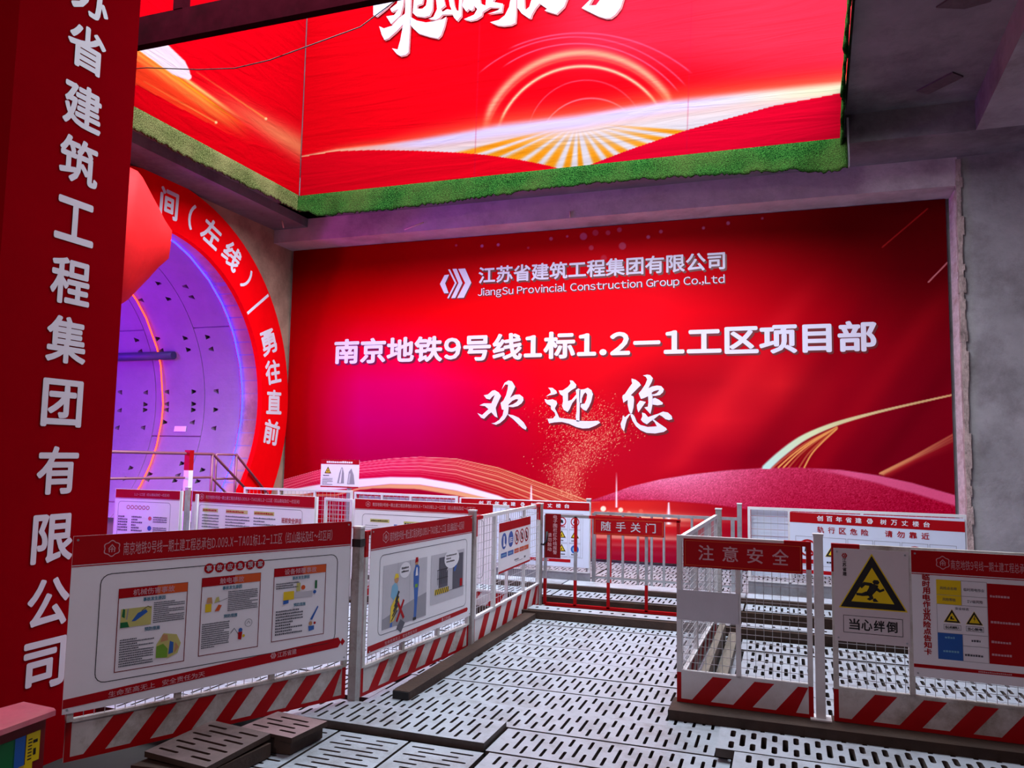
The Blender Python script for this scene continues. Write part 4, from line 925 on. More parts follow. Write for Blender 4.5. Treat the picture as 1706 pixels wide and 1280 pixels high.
# barrier 1: nearest, left, turned towards the camera
A1, B1 = (-3.41, 3.09), (-2.678, 4.525)
o1, f1, L1_ = barrier('nearest left striped barrier carrying the accident plan sign, by the red column', A1, B1, .06, 1.165, kick=.195, mids=(.55, 1.10), stripes=7, soil=True, stripe_dir=1)
s = Sign(f1, -.025, .30, L1_ - .01, 1.175, .020)
s.header(.145, tx=(.148, .915), ty=(.22, .70))
s.rrect(s.fr, .14, .125, 1.535, .672, .05, .004, E1, P_BLACK)
for k, ch in enumerate('事故应急预案'):
    u = .703 + k * .0612; s.D(u, .655, .028, P_RED, 1.6); s.T(ch, u - .016, .655 - .017, .032, .034, P_LGREY, .02, k=2.4)
for k, (u0, u1, ttl) in enumerate(((.232, .588, '机械伤害事故'), (.668, 1.016, '触电事故'), (1.103, 1.452, '设备倾覆事故'))):
    v0, v1 = .165 + k * .012, .588 + k * .014
    s.box_(u0, v0, u1, v1, .004, P_DRED); s.R(u0, v1 - .048, u0 + (u1 - u0) * .55, v1, P_RED, 1.3); s.R(u0 + (u1 - u0) * .55, v1 - .048, u1, v1, P_ORANGE, 1.3)
    tw = .036 * len(ttl); s.T(ttl, (u0 + u1) / 2 - tw / 2, v1 - .041, tw, .034, P_FADED, .015)
    um = (u0 + u1) / 2
    s.T('事故发生原因', um - .055, v1 - .076, .115, .021, P_TEAL, .02)
    s.T('预防措施', um - .04, v0 + .19, .08, .021, P_TEAL, .02)
    if k == 0:
        s.R(u0 + .015, v0 + .222, u0 + .17, v1 - .105, P_PAPER, 1.3); s.P([(u0 + .015, v0 + .222), (u0 + .06, v0 + .222), (u0 + .05, v0 + .25), (u0 + .015, v0 + .25)], P_DGREEN, 2)
        s.P([(u0 + .02, v0 + .28), (u0 + .035, v0 + .27), (u0 + .035, v0 + .315), (u0 + .025, v0 + .32)], P_DGREEN, 2); s.P([(u0 + .07, v0 + .25), (u0 + .09, v0 + .25), (u0 + .15, v0 + .29), (u0 + .14, v0 + .305), (u0 + .10, v0 + .29)], P_BLUE, 2)
        s.LN([(u0 + .12, v0 + .30), (u0 + .15, v0 + .32), (u0 + .165, v0 + .31)], .003, P_BLACK, 2); s.LN([(u0 + .045, v0 + .265), (u0 + .05, v0 + .315)], .006, P_GREY, 2)
        s.lines(u0 + .18, v0 + .225, u1 - .012, v1 - .085, 11, P_DGREY, 3); s.lines(u0 + .018, v0 + .02, u0 + .19, v0 + .165, 12, P_DGREY, 4)
        s.P([(u0 + .205, v0 + .04), (u0 + .27, v0 + .03), (u0 + .32, v0 + .05), (u0 + .335, v0 + .10), (u0 + .31, v0 + .15), (u0 + .24, v0 + .165), (u0 + .205, v0 + .11)], P_PAPER, 1.3)
        s.P([(u0 + .205, v0 + .04), (u0 + .265, v0 + .035), (u0 + .265, v0 + .08), (u0 + .24, v0 + .11), (u0 + .205, v0 + .10)], P_GREEN, 2); s.P([(u0 + .27, v0 + .05), (u0 + .295, v0 + .055), (u0 + .295, v0 + .11), (u0 + .275, v0 + .12)], P_BLUE, 2)
        s.P([(u0 + .225, v0 + .12), (u0 + .265, v0 + .125), (u0 + .26, v0 + .155), (u0 + .235, v0 + .16)], P_SKIN, 2); s.P([(u0 + .30, v0 + .05), (u0 + .325, v0 + .08), (u0 + .305, v0 + .11)], P_SKIN, 2)
    elif k == 1:
        s.lines(u0 + .155, v0 + .225, u1 - .012, v1 - .085, 11, P_DGREY, 5); s.lines(u0 + .012, v0 + .035, u0 + .17, v0 + .175, 12, P_DGREY, 6)
        s.P([(u0 + .025, v0 + .235), (u0 + .06, v0 + .235), (u0 + .06, v0 + .28), (u0 + .025, v0 + .28)], P_YEL, 2); s.P([(u0 + .03, v0 + .285), (u0 + .065, v0 + .28), (u0 + .06, v0 + .315), (u0 + .035, v0 + .315)], P_SKIN, 2)
        s.P([(u0 + .08, v0 + .235), (u0 + .105, v0 + .235), (u0 + .12, v0 + .265), (u0 + .10, v0 + .27)], P_ORANGE, 2); s.P([(u0 + .075, v0 + .28), (u0 + .105, v0 + .29), (u0 + .10, v0 + .315), (u0 + .085, v0 + .31)], P_PAPER, 2); s.LN([(u0 + .10, v0 + .285), (u0 + .15, v0 + .30)], .002, P_DGREY, 2)
        s.P([(u0 + .225, v0 + .06), (u0 + .245, v0 + .055), (u0 + .25, v0 + .10), (u0 + .225, v0 + .10)], P_RED, 2); s.D(u0 + .238, v0 + .11, .012, P_BLUE, 2); s.D(u0 + .258, v0 + .075, .008, P_YEL, 2); s.LN([(u0 + .225, v0 + .09), (u0 + .20, v0 + .125), (u0 + .18, v0 + .10)], .003, P_DGREY, 2); s.RG(u0 + .285, v0 + .145, .020, .023, P_GREY, 2); s.LN([(u0 + .275, v0 + .14), (u0 + .285, v0 + .155), (u0 + .295, v0 + .14)], .002, P_DGREY, 2)
    else:
        s.lines(u0 + .015, v1 - .125, u0 + .17, v1 - .085, 3, P_DGREY, 7); s.lines(u0 + .02, v0 + .03, u0 + .20, v0 + .18, 9, P_DGREY, 8)
        s.P([(u0 + .065, v0 + .235), (u0 + .135, v0 + .235), (u0 + .135, v0 + .285), (u0 + .065, v0 + .285)], P_YEL, 2); s.P([(u0 + .15, v0 + .28), (u0 + .175, v0 + .28), (u0 + .175, v0 + .33), (u0 + .15, v0 + .33)], P_PAPER, 2); s.R(u0 + .135, v0 + .24, u0 + .26, v0 + .275, P_LGREY, 1.6)
        s.D(u0 + .195, v0 + .30, .014, P_ORANGE, 2); s.P([(u0 + .065, v0 + .21), (u0 + .10, v0 + .215), (u0 + .10, v0 + .235), (u0 + .065, v0 + .232)], P_BLUE, 2); s.P([(u0 + .275, v0 + .285), (u0 + .29, v0 + .285), (u0 + .29, v0 + .335), (u0 + .275, v0 + .335)], P_DGREEN, 2); s.D(u0 + .275, v0 + .265, .011, P_BLUE, 2)
        s.P([(u0 + .25, v0 + .10), (u0 + .265, v0 + .095), (u0 + .305, v0 + .17), (u0 + .30, v0 + .178)], P_BLUE, 2); s.P([(u0 + .245, v0 + .03), (u0 + .28, v0 + .035), (u0 + .28, v0 + .06), (u0 + .24, v0 + .06)], P_BLUE, 2); s.D(u0 + .255, v0 + .075, .012, P_SKIN, 2); s.D(u0 + .283, v0 + .075, .008, P_RED, 2)
s.P([(0, .028), (1.56, .088), (1.58, .118), (1.56, .150), (0, .072)], P_RED, 1)
s.T('生命至高无上  安全责任为天', .21, .052, .50, .030, P_FADED, .01, rot=.036); s.chevrons(1.10, .108, .034, P_FADED); s.T('江苏省建', 1.145, .093, .125, .032, P_FADED, .015, rot=.03)
s.P([(1.575, .118), (1.59, .095), (1.61, .118), (1.59, .142)], P_RED, 1.4)
s.done('safety_board', 'large white sign with six red circles and three cards, nearest the red column')
post('round capped grey post between the two nearest left barriers', -2.646, 4.582, 0, 1.127, .055, band=True)
# barrier 2
A2, B2 = (-2.642, 4.65), (-2.50, 6.15)
o2, f2, L2_ = barrier('striped barrier carrying the sign with two cartoon workers', A2, B2, .03, 1.10, kick=.185, mids=(.5, 1.0), stripes=6, soil=True)
s = Sign(f2, .04, .29, 1.50, 1.113, .020)
s.header(.135, tx=(.155, .90), ty=(.22, .72), emb=True)
s.rrect(s.fr, .115, .10, 1.375, .635, .04, .004, E1, P_DGREY)
s.R(.16, .13, .74, .56, P_LGREY, 1.2); s.P([(.16, .13), (.74, .13), (.74, .30), (.52, .27), (.16, .20)], P_GREY, 1.5); s.LN([(.34, .56), (.34, .26)], .003, P_GREY, 1.8); s.LN([(.50, .56), (.50, .27)], .003, P_GREY, 1.8)
s.R(.80, .19, 1.33, .56, P_LGREY, 1.2)
s.D(.435, .50, .072, P_WHITE, 2, ry=.055); s.lines(.385, .48, .485, .53, 2, P_BLACK, 11, .55, k=3)
s.P([(.255, .34), (.31, .30), (.355, .33), (.345, .395), (.31, .43), (.27, .41)], P_CYAN, 2); s.D(.325, .45, .028, P_SKIN, 2); s.P([(.295, .455), (.355, .46), (.345, .485), (.31, .49)], P_YEL, 2.4)
s.P([(.255, .16), (.30, .17), (.37, .28), (.365, .325), (.32, .33), (.262, .27)], P_YEL, 2.6)
for j in range(5):
    v = .17 + j * .032; s.P([(.262 + j * .012, v), (.275 + j * .012, v - .002), (.345 + j * .006, v + .058), (.335 + j * .004, v + .072)], P_BLACK, 3)
s.P([(.255, .13), (.285, .13), (.285, .17), (.265, .17)], P_BLUE, 2)
s.LN([(.345, .165), (.42, .285)], .022, P_RED, 3); s.LN([(.425, .175), (.355, .275)], .022, P_RED, 3.3); s.P([(.34, .11), (.40, .07), (.45, .13), (.39, .165)], P_DGREY, 2)
s.D(.59, .535, .02, P_SKIN, 2); s.P([(.565, .535), (.612, .54), (.605, .572), (.575, .572)], P_RED, 2.4)
s.P([(.555, .36), (.625, .36), (.63, .50), (.605, .52), (.575, .52), (.55, .47)], P_BLUE, 2); s.P([(.56, .36), (.622, .36), (.605, .20), (.60, .14), (.565, .14), (.57, .24)], P_BLUE, 2); s.R(.572, .355, .61, .38, P_GREEN, 2.6); s.R(.555, .125, .60, .145, P_BLACK, 2.6); s.P([(.575, .44), (.61, .44), (.60, .50), (.585, .50)], P_WHITE, 2.6)
s.R(.92, .30, 1.06, .53, P_DGREY, 2); s.R(1.14, .26, 1.31, .535, P_DGREY, 2); s.R(.88, .26, 1.34, .263, P_DGREY, 2)
s.D(1.12, .505, .12, P_WHITE, 2.6, ry=.075); s.P([(1.06, .44), (1.10, .455), (1.03, .41)], P_WHITE, 2.6); s.lines(1.03, .475, 1.20, .545, 3, P_BLACK, 12, .55, k=3)
for j in range(6): s.R(.90 + j * .028, .325, .905 + j * .028, .44, P_BLACK, 2.8)
s.R(.89, .37, 1.06, .375, P_BLACK, 3); s.R(.89, .435, 1.06, .44, P_BLACK, 3)
s.R(.86, .255, 1.08, .295, P_YEL, 2.8)
for j in range(7): s.P([(.865 + j * .031, .255), (.88 + j * .031, .255), (.893 + j * .031, .295), (.878 + j * .031, .295)], P_BLACK, 3.2)
s.P([(1.15, .40), (1.18, .40), (1.21, .45), (1.17, .44)], P_BLUE, 3); s.R(1.26, .27, 1.30, .33, P_RED, 3)
s.P([(0, .012), (1.40, .045), (1.415, .062), (1.40, .078), (0, .055)], P_RED, 1)
s.T('生命至高无上  安全责任为天', .20, .028, .42, .024, P_FADED, .01, rot=.02); s.chevrons(.98, .052, .026, P_FADED); s.T('江苏省建', 1.02, .04, .10, .024, P_FADED, .012)
s.done('safety_board', 'white sign picturing two cartoon workers, one in blue overalls and red helmet')
post('rusty post between the cartoon worker sign and the open mesh barrier', -2.492, 6.185, 0, 1.142, .055)
# barrier 3
A3, B3 = (-2.49, 6.24), (-2.52, 8.18)
o3, f3, L3_ = barrier('open mesh barrier with the small five symbol sign, leading to the gate', A3, B3, .02, 1.095, kick=.225, mids=(.50, 1.40), stripes=6, pitch=.068, stripe_dir=1)
s = Sign(f3, .56, .535, 1.54, .992, .020)
s.R(0, .375, s.W, s.H, P_RED); s.R(0, 0, s.W, .018, P_RED)
for k, u in enumerate((.145, .345, .53, .695, .85)):
    if k < 2:
        s.D(u, .285, .075, P_BLUE)
        if k == 0: s.P([(u - .02, .33), (u + .01, .33), (u + .012, .265), (u + .04, .25), (u + .04, .235), (u - .025, .235)], P_WHITE, 2)
        else:
            for j in range(3): s.R(u - .03, .255 + j * .018, u + .045, .264 + j * .018, P_WHITE, 2)
            s.R(u - .045, .25, u - .033, .305, P_WHITE, 2)
        s.R(u - .085, .135, u + .085, .178, P_BLUE); s.lines(u - .07, .143, u + .07, .17, 1, P_CYAN, k)
    else:
        s.RG(u, .285, .056, .07, P_RED); s.P([(u - .018, .25), (u + .018, .25), (u + .022, .30), (u, .325), (u - .02, .30)], P_BLACK, 1.5); s.LN([(u - .045, .325), (u + .045, .245)], .012, P_RED, 2)
        s.R(u - .075, .135, u + .07, .178, P_ORANGE); s.lines(u - .06, .143, u + .055, .17, 1, P_FADED, k)
s.lines(.46, .062, .72, .085, 1, P_DGREY, 31); s.LN([(.50, .055), (.72, .055)], .003, P_DGREY); s.lines(.77, .055, .88, .085, 1, P_DGREY, 32)
s.done('safety_board', 'small white sign with two blue and three red round symbols on the open mesh', bolts=False)
post('grey gate post where the open mesh barrier meets the gate', -2.53, 8.235, 0, 1.09, .06)
b = MB(); b.tube([(-2.44, 8.22, .80), (-2.44, 8.205, .70), (-2.47, 8.20, .66), (-2.50, 8.20, .665)], .012, BLACK, 6); tag(b.build('gate_latch', loc=(-2.45, 8.2, .72)), 'black bent hook on the gate post', 'latch')

# gate
g0, g1, gy = -2.46, -1.02, 8.25
go = thing('swing_gate', 'low red and white bar gate hung with the four character red sign', 'gate', (g0, gy, .02))
b = MB(); b.bar((g0, gy, .972), (-1.98, gy, .972), .03, STEEL); b.bar((-1.98, gy, .972), (g1, gy, .972), .03, RED); b.build('top_rail', go)
b = MB(); b.bar((g0, gy, .03), (g1, gy, .03), .03, RED); b.build('bottom_rail', go)
for k, u in enumerate((-2.463, -2.128, -1.769, -1.369, -1.043)):
    b = MB(); n_ = (.03, .30, .60, .972); cols = (RED, STEEL, STEEL) if k in (0, 2, 3) else (RED, STEEL, RED)
    for j in range(3): b.bar((u, gy, n_[j]), (u, gy, n_[j + 1]), .03, cols[j])
    q = b.build('bar', go); q['label'] = 'red and white upright bar'
fg = Fr((-2.5, gy, 0), (1, 0, 0), (0, 0, 1))
s = Sign(fg, .572, .797, 1.316, .968, .02, P_RED); s.box_(.015, .012, s.W - .015, s.H - .012, .004, P_ORANGE)
for k, ch in enumerate('随手关门'): s.T(ch, .083 + k * .157, .040, .105, .10, P_LGREY, .012)
s.done('hanging_sign', 'wide red sign with four white characters hung on the bar gate', bolts=False)
s = Sign(fg, .036, .520, .212, .992, .02, P_DRED)
for k, ch in enumerate('电子围栏红外线报警'): s.T(ch, .092, .418 - k * .047, .044, .042, P_FADED, .01)
for k, ch in enumerate('请勿触动'): s.T(ch, .030, .222 - k * .050, .046, .044, P_FADED, .01)
s.done('hanging_sign', 'tall narrow dark red sign hung at the hinge end of the gate', bolts=False)

# right hand barriers on the timber sleeper
A5, B5 = (-.675, 5.27), (.148, 5.25)
o5, f5, L5_ = barrier('mesh barrier with the attention safety sign and a blank grey plate', A5, B5, .062, 1.12, kick=.19, mids=(.385,), stripes=3, pitch=.052, redend='right', soil=False)
s = Sign(f5, .045, .922, .772, 1.102, .018, P_RED); s.box_(.012, .012, s.W - .012, s.H - .012, .003, P_ORANGE)
for k, ch in enumerate('注意安全'): s.T(ch, .095 + k * .151, .047, .098, .098, P_FADED, .012)
s.done('warning_sign', 'wide dark red sign with four pale characters along the top of a mesh barrier', bolts=False)
b = MB(); b.slab(f5, .002, .582, .388, .772, .017, .021, P_LGREY); tag(b.build('blank_plate', loc=(A5[0], A5[1], .6)), 'blank grey plate fixed to the mesh under the red attention sign', 'plate')
A5b, B5b = (-.668, 5.38), (-.612, 7.57)
barrier('mesh barrier running back from the attention sign to the raised steps', A5b, B5b, .02, 1.10, kick=.16, mids=(.8, 1.65), stripes=7, pitch=.052, redend=False, edge_red=False)
post('grey post at the far end of the side mesh barrier', -.61, 7.86, 0, 1.13, .055)
post('white post between the attention sign and the tripping sign', .188, 5.262, .062, 1.16, .055, WHITE)
A6, B6 = (.262, 5.255), (1.62, 5.23)
o6, f6, L6_ = barrier('mesh barrier carrying the tripping sign and the red risk card', A6, B6, .062, 1.118, kick=.192, mids=(.43,), stripes=5, pitch=.052, soil=True)
s = Sign(f6, .012, .540, .425, 1.092, .018, mat('print_board_rose', srgb(214, 200, 204), .42, var=.03))
s.tri(.213, .205, .355, RUN)
s.box_(.05, .055, .372, .155, .003, P_BLACK); 
for k, ch in enumerate('当心绊倒'): s.T(ch, .080 + k * .068, .073, .060, .066, P_BLACK, .022)
s.chevrons(.045, .510, .03, P_RED)
for k, ch in enumerate('江苏省建'): s.T(ch, .050, .470 - k * .027, .022, .024, P_BLACK, .02)
s.done('warning_sign', 'pale sign with a yellow triangle and a black stumbling figure')
s = Sign(f6, .438, .378, 1.62, 1.106, .020)
s.header(.13, tx=(.175, 1.06), ty=(.22, .66), emb=True, m=P_FADED)
for k, ch in enumerate('临时用电作业风险点告知卡'): s.T(ch, .055, .555 - k * .0388, .040, .037, P_RED, .03)
s.R(.128, .425, .256, .565, P_YEL); s.R(.128, .112, .256, .262, P_BLUE)
for u0, v0, u1, v1 in ((.256, .478, .385, .565), (.256, .425, .385, .478), (.128, .262, .385, .425), (.256, .198, .385, .262), (.256, .112, .385, .198)): s.box_(u0, v0, u1, v1, .002, P_GREY, 1.4)
s.LN([(.128, .478), (.256, .478)], .002, P_GREY, 1.6)
s.T('风险点名称', .146, .508, .088, .018, P_DGREY, .01); s.T('风险等级', .158, .444, .068, .018, P_DGREY, .01); s.T('临时用电作业', .268, .508, .105, .018, P_DGREY, .01); s.T('IV级风险', .285, .442, .078, .018, P_DGREY, .01); s.T('安全标志', .222, .398, .07, .016, P_DGREY, .01)
s.tri(.205, .325, .082, [[(-.12, .2), (.16, .2), (.1, .28), (0, .28), (.02, .42), (-.1, .42)]]); s.tri(.318, .322, .082, BLT)
for u, t_ in ((.162, '当心机械伤人'), (.276, '当心触电')): s.box_(u, .283, u + .087, .310, .002, P_DGREY); s.T(t_, u + .006, .288, .075, .017, P_BLACK, .02)
s.lines(.165, .228, .215, .248, 1, P_CYAN, 40, .6); s.lines(.155, .150, .235, .170, 1, P_CYAN, 41, .6); s.lines(.30, .222, .345, .240, 1, P_DGREY, 42, .7); s.lines(.265, .140, .380, .158, 1, P_DGREY, 43, .7)
s.R(.387, .112, s.W - .10, .560, P_RED)
for v, w_ in ((.49, .145), (.345, .145), (.235, .10), (.165, .105)): s.lines(.40, v - .009, .40 + w_, v + .009, 1, P_FADED, int(v * 100), .75)
s.R(0, .052, s.W, .072, P_RED); s.lines(.33, .055, .50, .069, 1, P_FADED, 48, .6)
s.done('safety_board', 'white sign with yellow, blue and red blocks and a column of red characters', bolts=True)

# far right fence
AR, BR = (-.41, 9.45), (1.80, 9.45)
oR, fR, LR_ = barrier('far right mesh barrier under the track area sign', AR, BR, .02, 1.075, kick=.22, mids=(.45, 1.2), stripes=7, pitch=.075, redend=False, edge_red=False, plain=True)
s = Sign(fR, .455, .35, 2.19, 1.035, .02, P_LAV)
s.fr = Fr(s.fr.O, (s.fr.U.x, s.fr.U.y, -.018), s.fr.V)
s.R(0, .575, s.W, .685, P_RED)
for k, ch in enumerate('创百年省建'): s.T(ch, .285 + k * .098, .604, .062, .058, P_WHITE, .02)
s.chevrons(.79, .633, .058, P_WHITE)
for k, ch in enumerate('树万丈楼台'): s.T(ch, .925 + k * .105, .604, .062, .058, P_WHITE, .02)
for k, ch in enumerate('轨行区危险'): s.T(ch, .285 + k * .112, .475, .072, .068, P_RED, .018)
for k, ch in enumerate('请勿靠近'): s.T(ch, .968 + k * .118, .475, .076, .070, P_RED, .018)
for k in range(6):
    u = .06 + k * .268; s.box_(u, .11, u + .25, .425, .004, P_GREY)
    if k in (1, 2, 3): s.tri(u + .125, .22, .17, BLT if k == 3 else DOT); s.lines(u + .05, .14, u + .2, .175, 1, P_BLACK, k)
    elif k in (0, 4): s.RG(u + .125, .30, .075, .095, P_RED, 1.2); s.P([(u + .09, .26), (u + .16, .26), (u + .15, .32), (u + .125, .35), (u + .10, .32)], P_BLACK, 1.4); s.LN([(u + .06, .36), (u + .19, .24)], .02, P_RED, 2); s.R(u + .03, .13, u + .22, .175, P_RED)
    else: s.D(u + .125, .30, .09, P_BLUE); s.R(u + .03, .13, u + .22, .175, P_BLUE)
s.R(0, .02, s.W, .06, P_RED)
s.done('track_sign', 'wide pale blue sign warning of the track area, on the far right barrier', bolts=False)
b = MB()
for j in range(10): b.prism(fR, [(.035, .30 + j * .075), (.44, .30 + j * .075), (.44, .30 + j * .075 + .072), (.035, .30 + j * .075 + .072)], -.03 - .006 * (j % 2), -.026 - .006 * (j % 2), P_LAV)
tag(b.build('backing_sheet', loc=(AR[0], AR[1], .3)), 'pale translucent looking sheet behind the mesh left of the track sign', 'sheet')
post('grey post at the left end of the far right mesh barrier', -.50, 9.45, 0, 1.10, .05, STEEL)
# far bar railing behind the gate
ro = thing('bar_railing', 'grey bar railing behind the gate before the red banner', 'railing', (-2.3, 9.85, .02))
b = MB(); b.bar((-2.30, 9.85, .90), (-.55, 9.85, .90), .035, STEEL); b.bar((-2.30, 9.85, .865), (-1.7, 9.85, .865), .02, RED); b.build('top_rail', ro)
b = MB(); b.bar((-2.30, 9.85, .10), (-.55, 9.85, .10), .03, STEEL); b.build('bottom_rail', ro)
for u in (-2.30, -2.09, -1.93, -1.74, -1.57, -1.42, -1.24, -1.08, -.92, -.76, -.60):
    b = MB(); b.bar((u, 9.85, .02), (u, 9.85, .90), .028 if u not in (-2.30, -.60) else .045, STEEL if u != -2.09 else RED); b.build('bar', ro)
post('slim post between the track fence sign and the bar railing', -2.36, 9.80, 0, 1.07, .05, STEEL)
# far left fence pieces
AB, BB = (-3.96, 9.38), (-2.24, 9.40)
barrier('far mesh barrier behind the left side carrying the building slogan sign', AB, BB, .02, 1.06, kick=.19, mids=(.6, 1.2), stripes=6, pitch=.06, redend=False, edge_red=False, plain=True)
s = Sign(fence_frame(AB, BB), .03, .27, 1.71, 1.05, .02, P_LAV)
s.R(0, .685, s.W, s.H, P_RED)
for k, ch in enumerate('创百年省建'): s.T(ch, .24 + k * .108, .708, .062, .05, P_WHITE, .02)
s.chevrons(.80, .733, .05, P_WHITE)
for k, ch in enumerate('树万丈楼台'): s.T(ch, .935 + k * .108, .708, .062, .05, P_WHITE, .02)
for j in range(3):
    for k in range(2):
        u, v = 1.265 + k * .165, .455 - j * .165; s.box_(u, v, u + .145, v + .155, .003, P_GREY)
        if (j, k) in ((1, 0), (1, 1), (2, 0)): s.tri(u + .072, v + .06, .10, DOT)
        elif (j, k) == (2, 1): s.D(u + .072, v + .09, .05, P_BLUE); s.D(u + .072, v + .09, .028, P_CYAN, 2)
        else: s.RG(u + .072, v + .09, .042, .054, P_RED); s.P([(u + .05, v + .075), (u + .09, v + .07), (u + .085, v + .105), (u + .06, v + .115)], P_BLACK, 1.4)
        s.lines(u + .03, v + .015, u + .115, v + .04, 1, P_BLACK if j else P_RED, j * 3 + k)
for k, ch in enumerate('当心安全'): s.T(ch, .80, .50 - k * .115, .085, .09, P_BLACK, .02)
s.LN([(.66, .55), (.76, .30)], .012, P_BLACK); s.LN([(.76, .42), (.66, .22)], .012, P_BLACK)
s.box_(.60, .115, 1.60, .64, .003, P_GREY); s.R(.55, .055, 1.45, .092, P_RED); s.chevrons(1.02, .073, .03, P_WHITE); s.T('江苏省建', 1.06, .062, .12, .024, P_FADED, .015)
s.done('slogan_sign', 'pale sign with rows of small symbols on the far barrier left of the bar railing', bolts=False)
AM, BM = (-5.62, 9.58), (-4.02, 9.45)
oM, fM, LM_ = barrier('far mesh barrier backed by a pale sheet, beside the gas sign', AM, BM, .02, 1.07, kick=.19, mids=(.45, .9), stripes=6, pitch=.06, redend=False, edge_red=False)
b = MB()
for k in range(30): 
    u = .05 + k * .05; b.prism(Fr(fM.p(0, 0, 0), fM.U, fM.V), [(u, .25), (u + .05, .25), (u + .05, 1.02), (u, 1.02)], -.03 - .012 * (k % 2), -.026 - .012 * (k % 2), P_LAV)
tag(b.build('backing_sheet', loc=(AM[0], AM[1], .3)), 'pale ribbed sheet behind the far mesh barrier', 'sheet')
barrier('silver mesh barrier in front of the red banner foot beside the tunnel', (-7.16, 9.20), (-5.50, 9.32), .02, 1.10, kick=.19, mids=(.55, 1.1), stripes=6, pitch=.06, redend=False, edge_red=False)
barrier('short silver mesh barrier between the two purple lit signs', (-5.02, 7.90), (-4.58, 7.78), .02, 1.09, kick=.19, mids=(), stripes=2, pitch=.05, redend=False, edge_red=False)
def plain_sign_fence(lab, A, B, z1=1.10): return barrier(lab, A, B, .02, z1, kick=.19, mids=(.6, 1.2), stripes=6, pitch=.06, redend=False, edge_red=False)
_, f7, L7 = plain_sign_fence('purple lit barrier beside the red column, farthest left', (-8.0, 7.78), (-7.01, 7.845))
s = Sign(f7, .02, .28, L7 - .02, 1.10, .02); s.header(.105, tx=(-.6, .80), ty=(.28, .72), emb=False, txt=False); s.T('1.2-1工区（红山路站及红~红区间）', .28, s.H - .075, .52, .035, P_FADED, .004)
s.rrect(s.fr, -.0 + .05, .08, s.W - .13, .67, .04, .004, E1, P_DGREY)
for k in range(6): s.RG(.20 + k * .058, .60, .018, .025, P_RED)
s.lines(.06, .30, .20, .50, 6, P_DGREY, 51); s.lines(.26, .30, .42, .50, 6, P_DGREY, 52); s.lines(.58, .42, .78, .50, 3, P_DGREY, 53); s.lines(.58, .30, .78, .37, 3, P_DGREY, 54); s.D(.53, .47, .025, P_ORANGE); s.D(.53, .35, .03, P_BLUE); s.R(.08, .20, .25, .24, P_RED)
s.done('safety_board', 'white sign glowing purple from the tunnel, next to the red column', bolts=False)
post('silver post between the two purple lit signs', -6.985, 7.90, 0, 1.14, .05, STEEL)
_, f8, L8 = plain_sign_fence('purple lit barrier in front of the tunnel ring foot', (-6.96, 7.972), (-5.05, 7.79))
s = Sign(f8, .01, .28, L8 - .02, 1.10, .02); s.header(.125, tx=(.118, .885), ty=(.30, .66), m=P_FADED)
s.rrect(s.fr, .12, .06, s.W - .17, .66, .04, .004, E1, P_DGREY)
for k, (u0, u1) in enumerate(((.18, .46), (.56, .94), (1.00, 1.34))):
    s.R(u0, .575, u0 + (u1 - u0) * .9, .62, P_PAPER); s.lines(u0 + .01, .58, u0 + (u1 - u0) * .85, .615, 1, P_RED, k); s.lines(u0, .38, u1, .555, 5, P_DGREY, 60 + k, .5); s.R(u0, .31, u0 + (u1 - u0) * .7, .345, P_PAPER); s.lines(u0, .10, u1, .29, 6, P_DGREY, 66 + k, .5)
s.T('班前安全讲话', 1.42, .50, .29, .065, P_RED, .02)
s.done('safety_board', 'purple tinted white sign with blocks of small print before the tunnel ring', bolts=False)
_, f9, L9 = plain_sign_fence('barrier behind the two near left signs, with its own white sign', (-4.54, 7.765), (-2.70, 7.705))
s = Sign(f9, .01, .28, L9 - .17, 1.10, .02); s.header(.105, tx=(.135, .88), ty=(.30, .70), m=P_FADED)
s.rrect(s.fr, .10, .06, s.W - .10, .66, .04, .004, E1, P_DGREY)
s.R(.20, .575, .44, .61, P_PAPER); s.lines(.21, .58, .42, .605, 1, P_BLACK, 71); s.R(.62, .55, .92, .60, P_PAPER); s.lines(.63, .557, .90, .595, 1, P_BLACK, 72); s.lines(.14, .38, .38, .55, 7, P_GREY, 73, .4)
s.P([(.48, .44), (.53, .44), (.54, .56), (.50, .56)], P_BLUE); s.D(.42, .47, .035, P_BLACK); s.P([(1.30, .30), (1.38, .30), (1.38, .55), (1.32, .60)], P_YEL); s.R(1.31, .22, 1.38, .30, P_BLACK); s.R(1.30, .55, 1.37, .58, P_BLACK); s.R(1.28, .12, 1.36, .16, P_RED)
s.done('safety_board', 'white sign with small print behind the cartoon worker sign', bolts=False)
# gas sign on its own pole
gs = thing('gas_sign', 'small white and red sign with a warning triangle and two grey drawings', 'sign', (-5.76, 9.62, 0))
b = MB(); b.bar((-5.74, 9.63, 0), (-5.74, 9.63, 1.50), .045, STEEL); b.build('pole', gs)
fgs = Fr((-6.315 * .98, 9.8 * .98, 0), (1, 0, 0), (0, 0, 1))
s = Sign(fgs, 0, 1.118, .612, 1.507, 0)
s.R(0, .325, s.W, s.H, P_RED); s.R(0, 0, s.W, .018, P_RED); s.lines(.09, .335, .52, .372, 1, P_WHITE, 81, .8); s.tri(.115, .195, .105, DOT)
s.lines(.04, .155, .19, .175, 1, P_BLACK, 82); s.lines(.03, .03, .20, .135, 5, P_DGREY, 83, .45)
s.P([(.27, .06), (.38, .06), (.375, .20), (.35, .28), (.33, .28), (.30, .20)], P_GREY); s.P([(.30, .065), (.33, .065), (.345, .26), (.335, .27)], P_WHITE, 1.6); s.P([(.43, .05), (.55, .05), (.53, .18), (.49, .27), (.45, .22)], P_GREY); s.P([(.44, .06), (.47, .06), (.48, .2), (.46, .2)], P_LGREY, 1.6)
pl_ = s.build('board', gs)

